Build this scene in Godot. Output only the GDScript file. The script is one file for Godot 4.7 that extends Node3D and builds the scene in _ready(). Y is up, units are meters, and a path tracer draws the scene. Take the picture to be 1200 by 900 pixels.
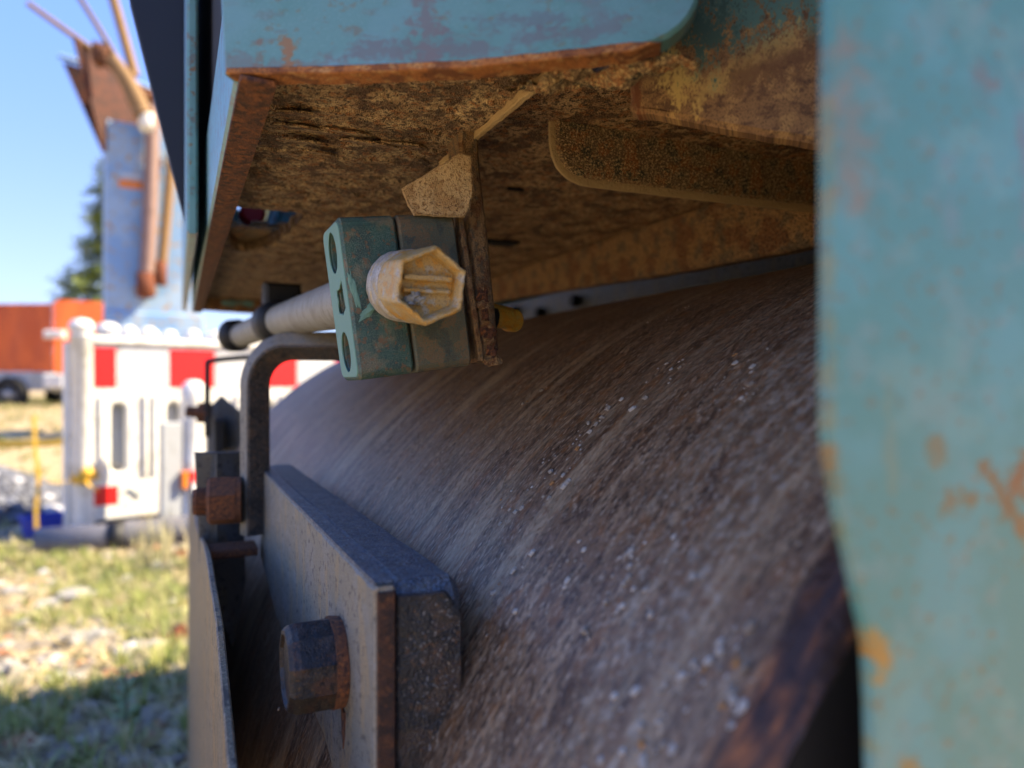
extends Node3D

const TH := 0.431096          # how far the camera looks to the right of the drum's axis
const EYE := 0.67
var T := {}                   # computed textures
var M := {}                   # materials
var roller: Node3D
var jobs := []
var lock := Mutex.new()

# ---------------------------------------------------------------- textures
func noise(kind: String, freq: float, octaves: int, sd: int, w: int, h: int, sx := 1.0, sy := 1.0, warp := 0.0) -> PackedByteArray:
	var n := FastNoiseLite.new()
	n.seed = sd
	n.frequency = freq / float(w) * sx
	n.noise_type = FastNoiseLite.TYPE_SIMPLEX_SMOOTH
	n.fractal_octaves = octaves
	n.fractal_type = FastNoiseLite.FRACTAL_FBM
	n.fractal_gain = 0.55
	if kind == "ridge":
		n.fractal_type = FastNoiseLite.FRACTAL_RIDGED
	if kind == "cell":
		n.noise_type = FastNoiseLite.TYPE_CELLULAR
		n.cellular_return_type = FastNoiseLite.RETURN_DISTANCE
		n.fractal_type = FastNoiseLite.FRACTAL_FBM
	if kind == "white":
		n.noise_type = FastNoiseLite.TYPE_VALUE
	if warp > 0.0:
		n.domain_warp_enabled = true
		n.domain_warp_amplitude = warp * w
		n.domain_warp_frequency = n.frequency * 1.5
	var a := maxi(int(w / sx), 16)
	var b := maxi(int(h / sy), 16)
	var im := n.get_seamless_image(a, b, false, false, 0.15)
	if a != w or b != h:
		im.resize(w, h, Image.INTERPOLATE_CUBIC)
	im.convert(Image.FORMAT_L8)
	return im.get_data()

func lay(d: PackedByteArray, n: PackedByteArray, lo: float, hi: float, c: Color, op: float) -> PackedByteArray:
	var lut := PackedInt32Array()
	lut.resize(256)
	for i in 256:
		lut[i] = int(256.0 * op * smoothstep(lo, hi, i / 255.0)) if hi > lo else int(256.0 * op * (1.0 - smoothstep(hi, lo, i / 255.0)))
	var r := c.r8
	var g := c.g8
	var b := c.b8
	var j := 0
	for i in n.size():
		var a := lut[n[i]]
		if a > 0:
			d[j] += ((r - d[j]) * a) >> 8
			d[j + 1] += ((g - d[j + 1]) * a) >> 8
			d[j + 2] += ((b - d[j + 2]) * a) >> 8
		j += 3
	return d

func rgb(r: int, g: int, b: int) -> Color:
	return Color8(r, g, b)

# one texture: a base colour, noise layers over it, then strokes (stains and scrapes with a place of their own)
func paint(w: int, h: int, base: Color, layers: Array, strokes := []) -> Image:
	var im := Image.create(w, h, false, Image.FORMAT_RGB8)
	im.fill(base)
	var d := im.get_data()
	for l in layers:
		var n := noise(l[0], l[1], l[2], l[3], w, h, l[8] if l.size() > 8 else 1.0, l[9] if l.size() > 9 else 1.0, l[10] if l.size() > 10 else 0.0)
		d = lay(d, n, l[4], l[5], l[6], l[7])
	if strokes.size():
		var wob := noise("fbm", 14, 4, 77, w, h)
		var wob2 := noise("fbm", 60, 3, 78, w, h)
		for s in strokes:
			var p := Vector2(s[0] * w, s[1] * h)
			var q := Vector2(s[2] * w, s[3] * h)
			var rad: float = s[4] * w
			var c: Color = s[5]
			var x0 := maxi(int(minf(p.x, q.x) - rad * 1.7), 0)
			var x1 := mini(int(maxf(p.x, q.x) + rad * 1.7), w - 1)
			var y0 := maxi(int(minf(p.y, q.y) - rad * 1.7), 0)
			var y1 := mini(int(maxf(p.y, q.y) + rad * 1.7), h - 1)
			var pq := q - p
			var ll := maxf(pq.length_squared(), 0.001)
			for y in range(y0, y1 + 1):
				for x in range(x0, x1 + 1):
					var v := Vector2(x, y)
					var t := clampf((v - p).dot(pq) / ll, 0.0, 1.0)
					var dist := (v - p - pq * t).length() / rad
					var k := y * w + x
					dist += (wob[k] - 128) / 110.0 + (wob2[k] - 128) / 160.0
					var a: float = s[6] * (1.0 - smoothstep(0.05, 1.05, dist))
					if a > 0.0:
						var j := k * 3
						d[j] = int(lerpf(d[j], c.r8, a))
						d[j + 1] = int(lerpf(d[j + 1], c.g8, a))
						d[j + 2] = int(lerpf(d[j + 2], c.b8, a))
	return Image.create_from_data(w, h, false, Image.FORMAT_RGB8, d)

# what lies on the drum: stone dust, mineral deposits and the rusty worn rim, mapped once over the whole visible shell
func drum_deposits() -> Image:
	var w := 2048
	var h := 1024
	var streak := noise("fbm", 90, 4, 5, w, h, 1.0, 4.0)
	var coarse := noise("fbm", 7, 4, 6, w, h)
	var spots := noise("fbm", 230, 3, 8, w, h, 2.0, 1.0)
	var fine := noise("fbm", 300, 2, 9, w, h, 1.0, 2.0)
	var bands := noise("fbm", 26, 3, 11, w, h, 1.0, 8.0)
	var d := PackedByteArray()
	d.resize(w * h * 4)
	for y in h:
		var v := float(y) / h
		for x in w:
			var k := y * w + x
			var u := float(x) / w
			var st := streak[k] / 255.0
			var co := coarse[k] / 255.0
			var sp := spots[k] / 255.0
			var fi := fine[k] / 255.0
			var ba := bands[k] / 255.0
			var near := 1.0 - smoothstep(0.05, 0.34, u + (co - 0.5) * 0.25)
			var r := 128.0
			var g := 112.0
			var b := 92.0
			var a := 0.0
			# tan dust rubbed on in the rolling direction
			var t := smoothstep(0.46, 0.70, st * 0.6 + ba * 0.4 + (co - 0.5) * 0.6) * 0.6
			r = lerpf(86.0, 184.0, fi)
			g = lerpf(69.0, 162.0, fi)
			b = lerpf(50.0, 130.0, fi)
			a = t * (0.5 + 0.5 * smoothstep(0.3, 0.6, co)) * (0.55 + 0.45 * near)
			var band := smoothstep(0.52, 0.66, ba + (st - 0.5) * 0.3) * smoothstep(0.35, 0.55, co + (0.30 - absf(u - 0.24)) * 0.6) * 0.55
			if band > a:
				r = lerpf(132.0, 196.0, fi)
				g = lerpf(108.0, 172.0, fi)
				b = lerpf(80.0, 136.0, fi)
				a = band
			# chalky deposits near the rim
			var wsp := smoothstep(0.64, 0.73, sp * 0.8 + fi * 0.2 + (co - 0.5) * 0.60 + (near - 1.0) * 0.35) * near * 0.5
			if wsp > 0.0:
				r = lerpf(r, 204.0, wsp)
				g = lerpf(g, 198.0, wsp)
				b = lerpf(b, 186.0, wsp)
				a = maxf(a, wsp * 0.85)
			# orange rust blooms
			var ru := smoothstep(0.66, 0.74, 1.0 - sp + (co - 0.5) * 0.25 + (near - 1.0) * 0.10) * 0.6
			if ru > 0.0:
				r = lerpf(r, 118.0, ru)
				g = lerpf(g, 74.0, ru)
				b = lerpf(b, 44.0, ru)
				a = maxf(a, ru * 0.85)
			# the worn, rusty rim
			var rim := 1.0 - smoothstep(0.007, 0.017, u + (st - 0.5) * 0.008 + (co - 0.5) * 0.006)
			if rim > 0.0:
				r = lerpf(r, lerpf(52.0, 190.0, smoothstep(0.34, 0.66, co * 0.35 + st * 0.35 + fi * 0.3)), rim)
				g = lerpf(g, lerpf(31.0, 112.0, smoothstep(0.34, 0.66, co * 0.35 + st * 0.35 + fi * 0.3)), rim)
				b = lerpf(b, lerpf(18.0, 50.0, smoothstep(0.34, 0.66, co * 0.35 + st * 0.35 + fi * 0.3)), rim)
				a = maxf(a, rim * 0.93)
			var j := k * 4
			d[j] = int(r)
			d[j + 1] = int(g)
			d[j + 2] = int(b)
			d[j + 3] = int(clampf(a, 0.0, 1.0) * 255.0)
	return Image.create_from_data(w, h, false, Image.FORMAT_RGBA8, d)

func job(called: String, maker: Callable) -> void:
	jobs.append([called, maker])

func run_job(i: int) -> void:
	var im: Image = jobs[i][1].call()
	lock.lock()
	T[jobs[i][0]] = ImageTexture.create_from_image(im)
	lock.unlock()

func textures() -> void:
	var s := 1024
	job("drum", func(): return paint(s, s, rgb(116, 90, 66), [
		["fbm", 24, 5, 1, 0.46, 0.72, rgb(78, 57, 40), 0.8, 1.0, 4.0],
		["fbm", 34, 5, 2, 0.54, 0.72, rgb(158, 133, 102), 0.65, 1.0, 6.0],
		["fbm", 110, 5, 3, 0.54, 0.70, rgb(56, 42, 30), 0.7, 1.0, 2.5],
		["fbm", 20, 5, 13, 0.60, 0.74, rgb(128, 82, 44), 0.55, 1.0, 2.0],
		["fbm", 180, 3, 4, 0.66, 0.75, rgb(190, 172, 146), 0.7, 1.0, 4.0]]))
	job("drum_h", func(): return paint(s, s, rgb(120, 120, 120), [
		["fbm", 40, 5, 1, 0.3, 0.8, rgb(220, 220, 220), 0.55, 1.0, 6.0],
		["fbm", 150, 4, 7, 0.35, 0.75, rgb(255, 255, 255), 0.55, 1.0, 3.0],
		["cell", 60, 2, 9, 0.45, 0.25, rgb(20, 20, 20), 0.5, 1.0, 1.5]]))
	job("drum_over", drum_deposits)
	job("under", func(): return paint(s, s, rgb(170, 134, 92), [
		["fbm", 4, 5, 21, 0.46, 0.66, rgb(216, 182, 130), 0.9, 1.0, 1.0, 0.05],
		["fbm", 5, 5, 22, 0.50, 0.62, rgb(92, 64, 43), 0.9, 1.0, 1.0, 0.06],
		["fbm", 12, 5, 23, 0.58, 0.70, rgb(228, 198, 146), 0.75, 1.0, 1.0, 0.03],
		["fbm", 16, 5, 24, 0.58, 0.7, rgb(166, 98, 46), 0.75],
		["fbm", 36, 5, 29, 0.58, 0.66, rgb(58, 42, 30), 0.85],
		["fbm", 110, 4, 25, 0.56, 0.72, rgb(62, 46, 33), 0.6],
		["fbm", 170, 3, 26, 0.56, 0.72, rgb(236, 208, 158), 0.75]]))
	job("under_h", func(): return paint(s, s, rgb(110, 110, 110), [
		["fbm", 8, 6, 21, 0.3, 0.7, rgb(230, 230, 230), 0.7, 1.0, 1.0, 0.05],
		["fbm", 30, 5, 29, 0.55, 0.72, rgb(10, 10, 10), 0.7],
		["fbm", 130, 4, 25, 0.3, 0.75, rgb(255, 255, 255), 0.45]]))
	job("rust", func(): return paint(s, s, rgb(104, 62, 38), [
		["fbm", 8, 5, 31, 0.48, 0.66, rgb(58, 36, 28), 0.9],
		["fbm", 10, 5, 32, 0.56, 0.7, rgb(150, 88, 42), 0.85],
		["fbm", 90, 4, 33, 0.5, 0.72, rgb(44, 30, 24), 0.75],
		["fbm", 110, 4, 34, 0.6, 0.74, rgb(176, 122, 72), 0.7]]))
	job("rust_h", func(): return paint(s, s, rgb(100, 100, 100), [
		["fbm", 14, 5, 31, 0.3, 0.7, rgb(220, 220, 220), 0.7],
		["fbm", 90, 4, 33, 0.3, 0.75, rgb(255, 255, 255), 0.5]]))
	job("scraper", func(): return paint(s, s, rgb(122, 116, 102), [
		["fbm", 5, 4, 41, 0.5, 0.7, rgb(126, 124, 118), 0.8],
		["fbm", 7, 4, 42, 0.56, 0.72, rgb(150, 128, 92), 0.7, 1.0, 3.0],
		["fbm", 190, 4, 43, 0.5, 0.75, rgb(84, 76, 66), 0.65],
		["fbm", 210, 3, 44, 0.58, 0.74, rgb(190, 182, 164), 0.65],
		["fbm", 26, 4, 45, 0.68, 0.76, rgb(66, 62, 58), 0.7]]))
	job("flaked", func(): return paint(s, s, rgb(66, 70, 74), [
		["fbm", 8, 5, 51, 0.48, 0.64, rgb(26, 32, 42), 0.9],
		["fbm", 9, 5, 52, 0.53, 0.60, rgb(116, 108, 94), 0.85],
		["fbm", 26, 5, 53, 0.58, 0.66, rgb(92, 66, 48), 0.85],
		["fbm", 60, 4, 56, 0.56, 0.64, rgb(128, 146, 166), 0.8],
		["fbm", 150, 4, 54, 0.5, 0.70, rgb(16, 20, 28), 0.85],
		["fbm", 190, 3, 55, 0.62, 0.74, rgb(182, 192, 202), 0.8]]))
	job("clamp", func(): return paint(s, s, rgb(40, 84, 76), [
		["fbm", 4, 5, 61, 0.40, 0.75, rgb(28, 60, 58), 0.9],
		["fbm", 4, 6, 62, 0.50, 0.80, rgb(122, 108, 82), 0.9],
		["fbm", 90, 4, 63, 0.6, 0.72, rgb(100, 124, 110), 0.6],
		["fbm", 200, 3, 64, 0.58, 0.70, rgb(178, 182, 164), 0.8],
		["fbm", 150, 4, 66, 0.54, 0.7, rgb(18, 40, 38), 0.6],
		["fbm", 16, 4, 65, 0.66, 0.74, rgb(122, 92, 66), 0.8]]))
	job("clamp_back", func(): return paint(s, s, rgb(84, 84, 68), [
		["fbm", 5, 4, 71, 0.5, 0.7, rgb(60, 66, 60), 0.9],
		["fbm", 6, 5, 72, 0.5, 0.66, rgb(112, 90, 64), 0.85],
		["fbm", 200, 3, 64, 0.58, 0.72, rgb(150, 146, 124), 0.75],
		["fbm", 60, 4, 75, 0.66, 0.74, rgb(60, 98, 96), 0.7]]))
	job("grain_h", func(): return paint(s, s, rgb(100, 100, 100), [
		["fbm", 20, 4, 81, 0.3, 0.75, rgb(200, 200, 200), 0.5],
		["fbm", 180, 4, 82, 0.35, 0.75, rgb(255, 255, 255), 0.6]]))
	job("cap", func(): return paint(512, 512, rgb(188, 158, 100), [
		["fbm", 4, 4, 91, 0.52, 0.68, rgb(176, 168, 152), 0.85],
		["fbm", 5, 4, 92, 0.5, 0.66, rgb(196, 144, 58), 0.9],
		["fbm", 30, 4, 93, 0.62, 0.72, rgb(128, 104, 74), 0.7],
		["fbm", 120, 3, 94, 0.6, 0.74, rgb(112, 100, 84), 0.5]]))
	job("black_paint", func(): return paint(s, s, rgb(52, 50, 48), [
		["fbm", 4, 5, 101, 0.52, 0.72, rgb(92, 72, 56), 0.8],
		["fbm", 5, 5, 105, 0.55, 0.72, rgb(30, 32, 36), 0.85],
		["fbm", 120, 4, 102, 0.58, 0.72, rgb(116, 108, 96), 0.6],
		["fbm", 24, 5, 103, 0.66, 0.74, rgb(140, 96, 60), 0.6],
		["fbm", 50, 4, 104, 0.70, 0.78, rgb(188, 180, 164), 0.7]]))
	job("teal", func(): return paint(s, s, rgb(102, 148, 146), [
		["fbm", 5, 4, 111, 0.45, 0.75, rgb(88, 136, 132), 0.8],
		["fbm", 10, 5, 112, 0.66, 0.74, rgb(112, 104, 98), 0.7],
		["fbm", 16, 5, 113, 0.70, 0.76, rgb(134, 88, 50), 0.8],
		["fbm", 120, 4, 114, 0.6, 0.75, rgb(120, 160, 162), 0.4]]))
	# front plate: mapped once; u 0..1 over 0.20 m, v down over 0.07 m
	job("front_plate", func(): return paint(1024, 512, rgb(96, 140, 138), [
		["fbm", 5, 4, 121, 0.45, 0.75, rgb(88, 134, 128), 0.8],
		["fbm", 9, 5, 122, 0.66, 0.78, rgb(104, 116, 112), 0.5, 2.0, 1.0],
		["fbm", 120, 4, 114, 0.6, 0.75, rgb(120, 160, 162), 0.35],
		["fbm", 24, 5, 123, 0.66, 0.80, rgb(126, 98, 70), 0.4],
		["fbm", 3, 4, 124, 0.5, 0.75, rgb(104, 146, 150), 0.6]],
		[[0.14, 0.60, 0.34, 0.66, 0.030, rgb(112, 108, 106), 0.55], [0.36, 0.585, 0.55, 0.60, 0.036, rgb(106, 100, 102), 0.65],
		[0.46, 0.2, 0.475, 0.62, 0.026, rgb(112, 106, 104), 0.8], [0.54, 0.48, 0.68, 0.50, 0.016, rgb(98, 106, 110), 0.6], [0.6, 0.60, 0.76, 0.55, 0.024, rgb(104, 104, 106), 0.7],
		[0.20, 0.70, 0.86, 0.68, 0.014, rgb(146, 96, 48), 0.9], [0.24, 0.5, 0.245, 0.68, 0.014, rgb(148, 100, 54), 0.8], [0.19, 0.5, 0.20, 0.66, 0.012, rgb(124, 96, 74), 0.7],
		[0.16, 0.705, 0.5, 0.71, 0.010, rgb(112, 64, 32), 0.95], [0.32, 0.665, 0.40, 0.66, 0.02, rgb(108, 160, 170), 0.7], [0.7, 0.3, 0.74, 0.55, 0.03, rgb(104, 122, 124), 0.6]]))
	# fork plate: u over 0.10 m, v down over 0.20 m
	job("fork_plate", func(): return paint(768, 1536, rgb(82, 132, 124), [
		["fbm", 2, 5, 131, 0.40, 0.70, rgb(92, 144, 142), 0.8],
		["fbm", 3, 5, 135, 0.55, 0.75, rgb(114, 148, 138), 0.5],
		["fbm", 6, 5, 132, 0.60, 0.74, rgb(116, 140, 132), 0.5],
		["fbm", 24, 4, 133, 0.70, 0.76, rgb(130, 98, 66), 0.6],
		["fbm", 110, 4, 134, 0.58, 0.75, rgb(110, 162, 164), 0.35]],
		[[0.33, 0.57, 0.34, 0.575, 0.045, rgb(128, 104, 68), 0.75], [0.36, 0.635, 0.42, 0.64, 0.03, rgb(132, 92, 52), 0.8], [0.47, 0.60, 0.58, 0.68, 0.030, rgb(130, 88, 50), 0.85], [0.58, 0.68, 0.70, 0.80, 0.036, rgb(136, 98, 58), 0.75],
		[0.56, 0.62, 0.63, 0.58, 0.04, rgb(134, 82, 44), 0.9], [0.63, 0.58, 0.78, 0.57, 0.04, rgb(140, 84, 44), 0.9], [0.56, 0.62, 0.66, 0.66, 0.03, rgb(138, 86, 46), 0.8],
		[0.47, 0.135, 0.475, 0.14, 0.04, rgb(124, 108, 96), 0.7], [0.59, 0.18, 0.62, 0.34, 0.035, rgb(120, 118, 116), 0.7], [0.62, 0.1, 0.66, 0.2, 0.05, rgb(126, 120, 112), 0.6],
		[0.10, 0.14, 0.12, 0.3, 0.05, rgb(140, 118, 96), 0.6], [0.165, 0.79, 0.18, 0.8, 0.045, rgb(176, 122, 50), 0.9], [0.66, 0.8, 0.72, 0.82, 0.03, rgb(170, 120, 52), 0.8],
		[0.062, 0.2, 0.066, 0.62, 0.008, rgb(150, 130, 84), 0.55], [0.055, 0.56, 0.06, 0.6, 0.03, rgb(150, 104, 60), 0.7], [0.09, 0.65, 0.17, 0.9, 0.010, rgb(146, 126, 80), 0.6], [0.2, 0.5, 0.21, 0.62, 0.02, rgb(120, 132, 110), 0.6],
		[0.36, 0.25, 0.37, 0.33, 0.03, rgb(112, 132, 130), 0.6], [0.25, 0.93, 0.26, 0.94, 0.03, rgb(150, 110, 60), 0.8]]))
	# upper frame plate: teal left over bare rust, one dark stroke painting recess shade
	job("frame_plate", func(): return paint(768, 512, rgb(150, 112, 70), [
		["fbm", 9, 5, 141, 0.5, 0.75, rgb(92, 64, 42), 0.7, 3.0, 1.0, 0.03],
		["fbm", 8, 5, 142, 0.56, 0.7, rgb(182, 140, 84), 0.8, 2.0, 1.0],
		["fbm", 110, 4, 25, 0.55, 0.75, rgb(48, 34, 24), 0.6]],
		[[0.34, 0.36, 0.98, 0.26, 0.15, rgb(92, 132, 122), 0.95], [0.20, 0.52, 0.23, 0.60, 0.085, rgb(214, 180, 104), 0.95], [0.28, 0.68, 0.75, 0.50, 0.05, rgb(200, 164, 92), 0.75], [0.30, 0.40, 0.42, 0.42, 0.09, rgb(72, 98, 88), 0.9],
		[0.03, 0.45, 0.04, 0.72, 0.03, rgb(120, 70, 38), 0.9], [0.5, 0.62, 0.9, 0.56, 0.05, rgb(110, 74, 44), 0.7]]))
	job("curved", func(): return paint(s, s, rgb(124, 96, 66), [
		["fbm", 6, 5, 151, 0.48, 0.66, rgb(166, 102, 54), 0.9],
		["fbm", 7, 5, 152, 0.56, 0.7, rgb(52, 56, 50), 0.9],
		["fbm", 50, 4, 153, 0.54, 0.62, rgb(232, 198, 134), 0.9],
		["fbm", 90, 4, 154, 0.54, 0.66, rgb(40, 31, 24), 0.9],
		["fbm", 150, 3, 155, 0.64, 0.72, rgb(238, 212, 150), 0.8]]))
	job("crust", func(): return paint(s, s, rgb(150, 116, 74), [
		["fbm", 5, 5, 221, 0.5, 0.66, rgb(112, 70, 40), 0.8],
		["fbm", 9, 5, 222, 0.56, 0.7, rgb(96, 84, 66), 0.8],
		["fbm", 70, 4, 223, 0.54, 0.68, rgb(54, 40, 30), 0.85],
		["fbm", 110, 3, 224, 0.6, 0.74, rgb(198, 168, 122), 0.7]]))
	job("gusset", func(): return paint(s, s, rgb(204, 170, 118), [
		["fbm", 5, 5, 231, 0.5, 0.7, rgb(174, 136, 86), 0.8],
		["fbm", 30, 4, 232, 0.6, 0.72, rgb(120, 82, 46), 0.7],
		["fbm", 110, 4, 233, 0.56, 0.74, rgb(206, 178, 130), 0.7],
		["fbm", 140, 3, 234, 0.64, 0.76, rgb(76, 56, 36), 0.6]]))
	job("edge", func(): return paint(512, 512, rgb(172, 108, 52), [
		["fbm", 5, 5, 241, 0.5, 0.68, rgb(120, 72, 40), 0.85],
		["fbm", 12, 5, 242, 0.58, 0.72, rgb(196, 150, 92), 0.7],
		["fbm", 70, 4, 243, 0.56, 0.74, rgb(74, 46, 28), 0.7]]))
	job("bolt", func(): return paint(512, 512, rgb(40, 38, 38), [
		["fbm", 3, 5, 251, 0.50, 0.70, rgb(96, 60, 42), 0.85],
		["fbm", 5, 5, 252, 0.58, 0.7, rgb(78, 70, 64), 0.8],
		["fbm", 16, 5, 253, 0.6, 0.7, rgb(18, 20, 28), 0.9],
		["fbm", 60, 4, 254, 0.62, 0.74, rgb(142, 96, 60), 0.7]]))
	job("collar", func(): return paint(512, 512, rgb(178, 172, 162), [
		["fbm", 4, 5, 261, 0.5, 0.7, rgb(150, 142, 128), 0.8],
		["fbm", 8, 5, 262, 0.58, 0.7, rgb(186, 158, 104), 0.7],
		["fbm", 50, 4, 263, 0.6, 0.72, rgb(110, 98, 80), 0.6]]))
	job("dirt", func(): return paint(s, s, rgb(172, 148, 106), [
		["fbm", 6, 5, 161, 0.48, 0.7, rgb(158, 132, 92), 0.8],
		["fbm", 14, 5, 162, 0.52, 0.7, rgb(206, 186, 148), 0.8],
		["fbm", 10, 5, 163, 0.58, 0.7, rgb(120, 116, 66), 0.6],
		["fbm", 90, 4, 164, 0.5, 0.75, rgb(78, 66, 50), 0.7],
		["fbm", 140, 3, 165, 0.62, 0.75, rgb(206, 194, 170), 0.7]]))
	job("dusty_white", func(): return paint(512, 512, rgb(222, 220, 212), [
		["fbm", 5, 4, 171, 0.5, 0.72, rgb(204, 200, 188), 0.8],
		["fbm", 20, 4, 172, 0.66, 0.76, rgb(168, 160, 142), 0.5, 1.0, 3.0],
		["fbm", 80, 3, 173, 0.64, 0.76, rgb(180, 174, 160), 0.4]]))
	job("old_blue", func(): return paint(512, 512, rgb(118, 152, 190), [
		["fbm", 2, 5, 181, 0.45, 0.75, rgb(160, 178, 194), 0.7],
		["fbm", 3, 5, 182, 0.52, 0.75, rgb(122, 152, 184), 0.6],
		["fbm", 14, 4, 183, 0.68, 0.76, rgb(176, 132, 74), 0.8],
		["fbm", 60, 3, 184, 0.6, 0.76, rgb(150, 166, 180), 0.5]]))
	job("tarp", func(): return paint(512, 512, rgb(204, 92, 32), [
		["fbm", 4, 4, 191, 0.45, 0.7, rgb(184, 78, 26), 0.8, 1.0, 4.0],
		["fbm", 50, 3, 192, 0.6, 0.75, rgb(216, 116, 60), 0.5]]))
	job("plain_h", func(): return paint(512, 512, rgb(110, 110, 110), [
		["fbm", 10, 5, 201, 0.3, 0.75, rgb(230, 230, 230), 0.7]]))
	job("stone", func(): return paint(512, 512, rgb(150, 146, 138), [
		["fbm", 4, 5, 211, 0.5, 0.7, rgb(120, 114, 104), 0.8],
		["fbm", 60, 4, 212, 0.56, 0.74, rgb(186, 182, 172), 0.7]]))
	var id := WorkerThreadPool.add_group_task(run_job, jobs.size())
	WorkerThreadPool.wait_for_group_task_completion(id)

func mat(called: String, tex, per_m: float, rough: float, bump := "", relief := 0.0, metal := 0.0, tri := true, tint := Color.WHITE) -> StandardMaterial3D:
	var m := StandardMaterial3D.new()
	m.resource_name = called
	m.albedo_color = tint
	if tex is String:
		m.albedo_texture = T[tex]
	m.roughness = rough
	m.metallic = metal
	if bump:
		m.heightmap_enabled = true
		m.heightmap_texture = T[bump]
		m.heightmap_scale = relief
	if tri:
		m.uv1_triplanar = true
		m.uv1_triplanar_sharpness = 4.0
		m.uv1_scale = Vector3.ONE * per_m
	M[called] = m
	return m

func materials() -> void:
	var dm := mat("drum", "drum", 1.0, 0.46, "drum_h", 0.045, 0.1, false)
	dm.metallic_specular = 0.45
	dm.detail_enabled = true
	dm.detail_albedo = T["drum_over"]
	dm.detail_uv_layer = BaseMaterial3D.DETAIL_UV_2
	dm.detail_blend_mode = BaseMaterial3D.BLEND_MODE_MIX
	mat("under", "under", 9.0, 0.85, "under_h", 0.25)
	mat("dark_under", "under", 6.0, 0.9, "under_h", 0.12, 0.0, true, Color(1.0, 0.97, 0.93))
	mat("band", "crust", 6.0, 0.9, "under_h", 0.12, 0.0, true, Color(1.0, 0.98, 0.95))
	mat("rust", "rust", 14.0, 0.88, "rust_h", 0.10)
	mat("rust_fine", "rust", 30.0, 0.85, "rust_h", 0.06)
	mat("scraper", "scraper", 7.0, 0.62, "grain_h", 0.035, 0.1)
	mat("flaked", "flaked", 14.0, 0.5, "rust_h", 0.12, 0.1)
	mat("clamp", "clamp", 15.0, 0.55, "grain_h", 0.05)
	mat("clamp_back", "clamp_back", 14.0, 0.7, "grain_h", 0.03)
	mat("pale_green", 0, 1.0, 0.6, "grain_h", 0.02, 0.0, true, Color(0.42, 0.58, 0.52)).uv1_scale = Vector3.ONE * 20.0
	mat("cap", "cap", 28.0, 0.55, "plain_h", 0.03)
	mat("yellow_plastic", "cap", 34.0, 0.5, "", 0.0, 0.0, true, Color(1.0, 0.90, 0.50))
	mat("black_paint", "black_paint", 16.0, 0.55, "rust_h", 0.05, 0.2)
	mat("bolt_black", "bolt", 14.0, 0.5, "rust_h", 0.06, 0.2, true, Color(0.74, 0.74, 0.74))
	mat("dark_end", "rust", 18.0, 0.7, "rust_h", 0.05, 0.0, true, Color(0.66, 0.66, 0.68))
	mat("end_face", "black_paint", 9.0, 0.42, "rust_h", 0.08, 0.1, true, Color(0.82, 0.84, 0.88))
	mat("steel_grey", "scraper", 6.0, 0.5, "grain_h", 0.03, 0.4, true, Color(0.72, 0.76, 0.84))
	mat("carrier", "scraper", 3.0, 0.6, "grain_h", 0.03, 0.05, true, Color(0.98, 0.90, 0.80))
	mat("teal", "teal", 6.0, 0.5, "plain_h", 0.02)
	mat("front_plate", "front_plate", 1.0, 0.45, "", 0.0, 0.0, false)
	mat("fork_plate", "fork_plate", 1.0, 0.38, "", 0.0, 0.0, false)
	mat("frame_plate", "frame_plate", 1.0, 0.8, "", 0.0, 0.0, false)
	mat("curved", "curved", 12.0, 0.85, "rust_h", 0.10)
	mat("tan_crust", "gusset", 16.0, 0.92, "under_h", 0.10)
	mat("crust_speckled", "curved", 22.0, 0.9, "rust_h", 0.10, 0.0, true, Color(1.0, 1.0, 1.0)).albedo_texture = T["crust"]
	mat("edge_rust", "rust", 12.0, 0.85, "rust_h", 0.05, 0.0, true, Color(1.0, 1.0, 1.0)).albedo_texture = T["edge"]
	mat("collar", "cap", 20.0, 0.55, "plain_h", 0.02, 0.0, true, Color(1.0, 1.0, 1.0)).albedo_texture = T["collar"]
	mat("bracket", "crust", 22.0, 0.85, "rust_h", 0.10, 0.0, true, Color(1.0, 1.0, 1.0))
	mat("pale_crust", 0, 16.0, 0.9, "rust_h", 0.08, 0.0, true, Color(0.78, 0.66, 0.46))
	mat("pipe_white", "dusty_white", 6.0, 0.6, "", 0.0, 0.0, true, Color(0.66, 0.65, 0.62))
	mat("rubber", 0, 1.0, 0.6, "", 0.0, 0.0, false, Color(0.06, 0.06, 0.065))
	mat("shaded_navy", 0, 1.0, 0.6, "", 0.0, 0.0, false, Color(0.10, 0.12, 0.17))  # paint darkened to navy so that the colour holds the shade
	mat("pale_blue", "teal", 8.0, 0.4, "plain_h", 0.02, 0.0, true, Color(1.0, 1.0, 1.0))
	mat("red_paint", 0, 1.0, 0.4, "", 0.0, 0.0, false, Color(0.75, 0.10, 0.09))
	mat("painted_shade", 0, 1.0, 0.9, "", 0.0, 0.0, false, Color(0.08, 0.07, 0.06))  # near-black: deep shade put into the colour
	mat("ground", "dirt", 0.9, 0.95, "plain_h", 3.0)
	mat("sand", "dirt", 1.2, 0.95, "plain_h", 1.0, 0.0, true, Color(1.0, 0.96, 0.86))
	mat("barrier_white", "dusty_white", 1.5, 0.5)
	mat("barrier_red", 0, 1.0, 0.4, "", 0.0, 0.0, false, Color(0.86, 0.10, 0.09))
	mat("reflective_white", 0, 1.0, 0.35, "", 0.0, 0.0, false, Color(0.74, 0.74, 0.74))
	mat("amber", 0, 1.0, 0.4, "", 0.0, 0.0, false, Color(0.86, 0.48, 0.12))
	mat("logo_blue", 0, 1.0, 0.5, "", 0.0, 0.0, false, Color(0.2, 0.36, 0.44))
	mat("old_blue", "old_blue", 0.55, 0.55)
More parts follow.
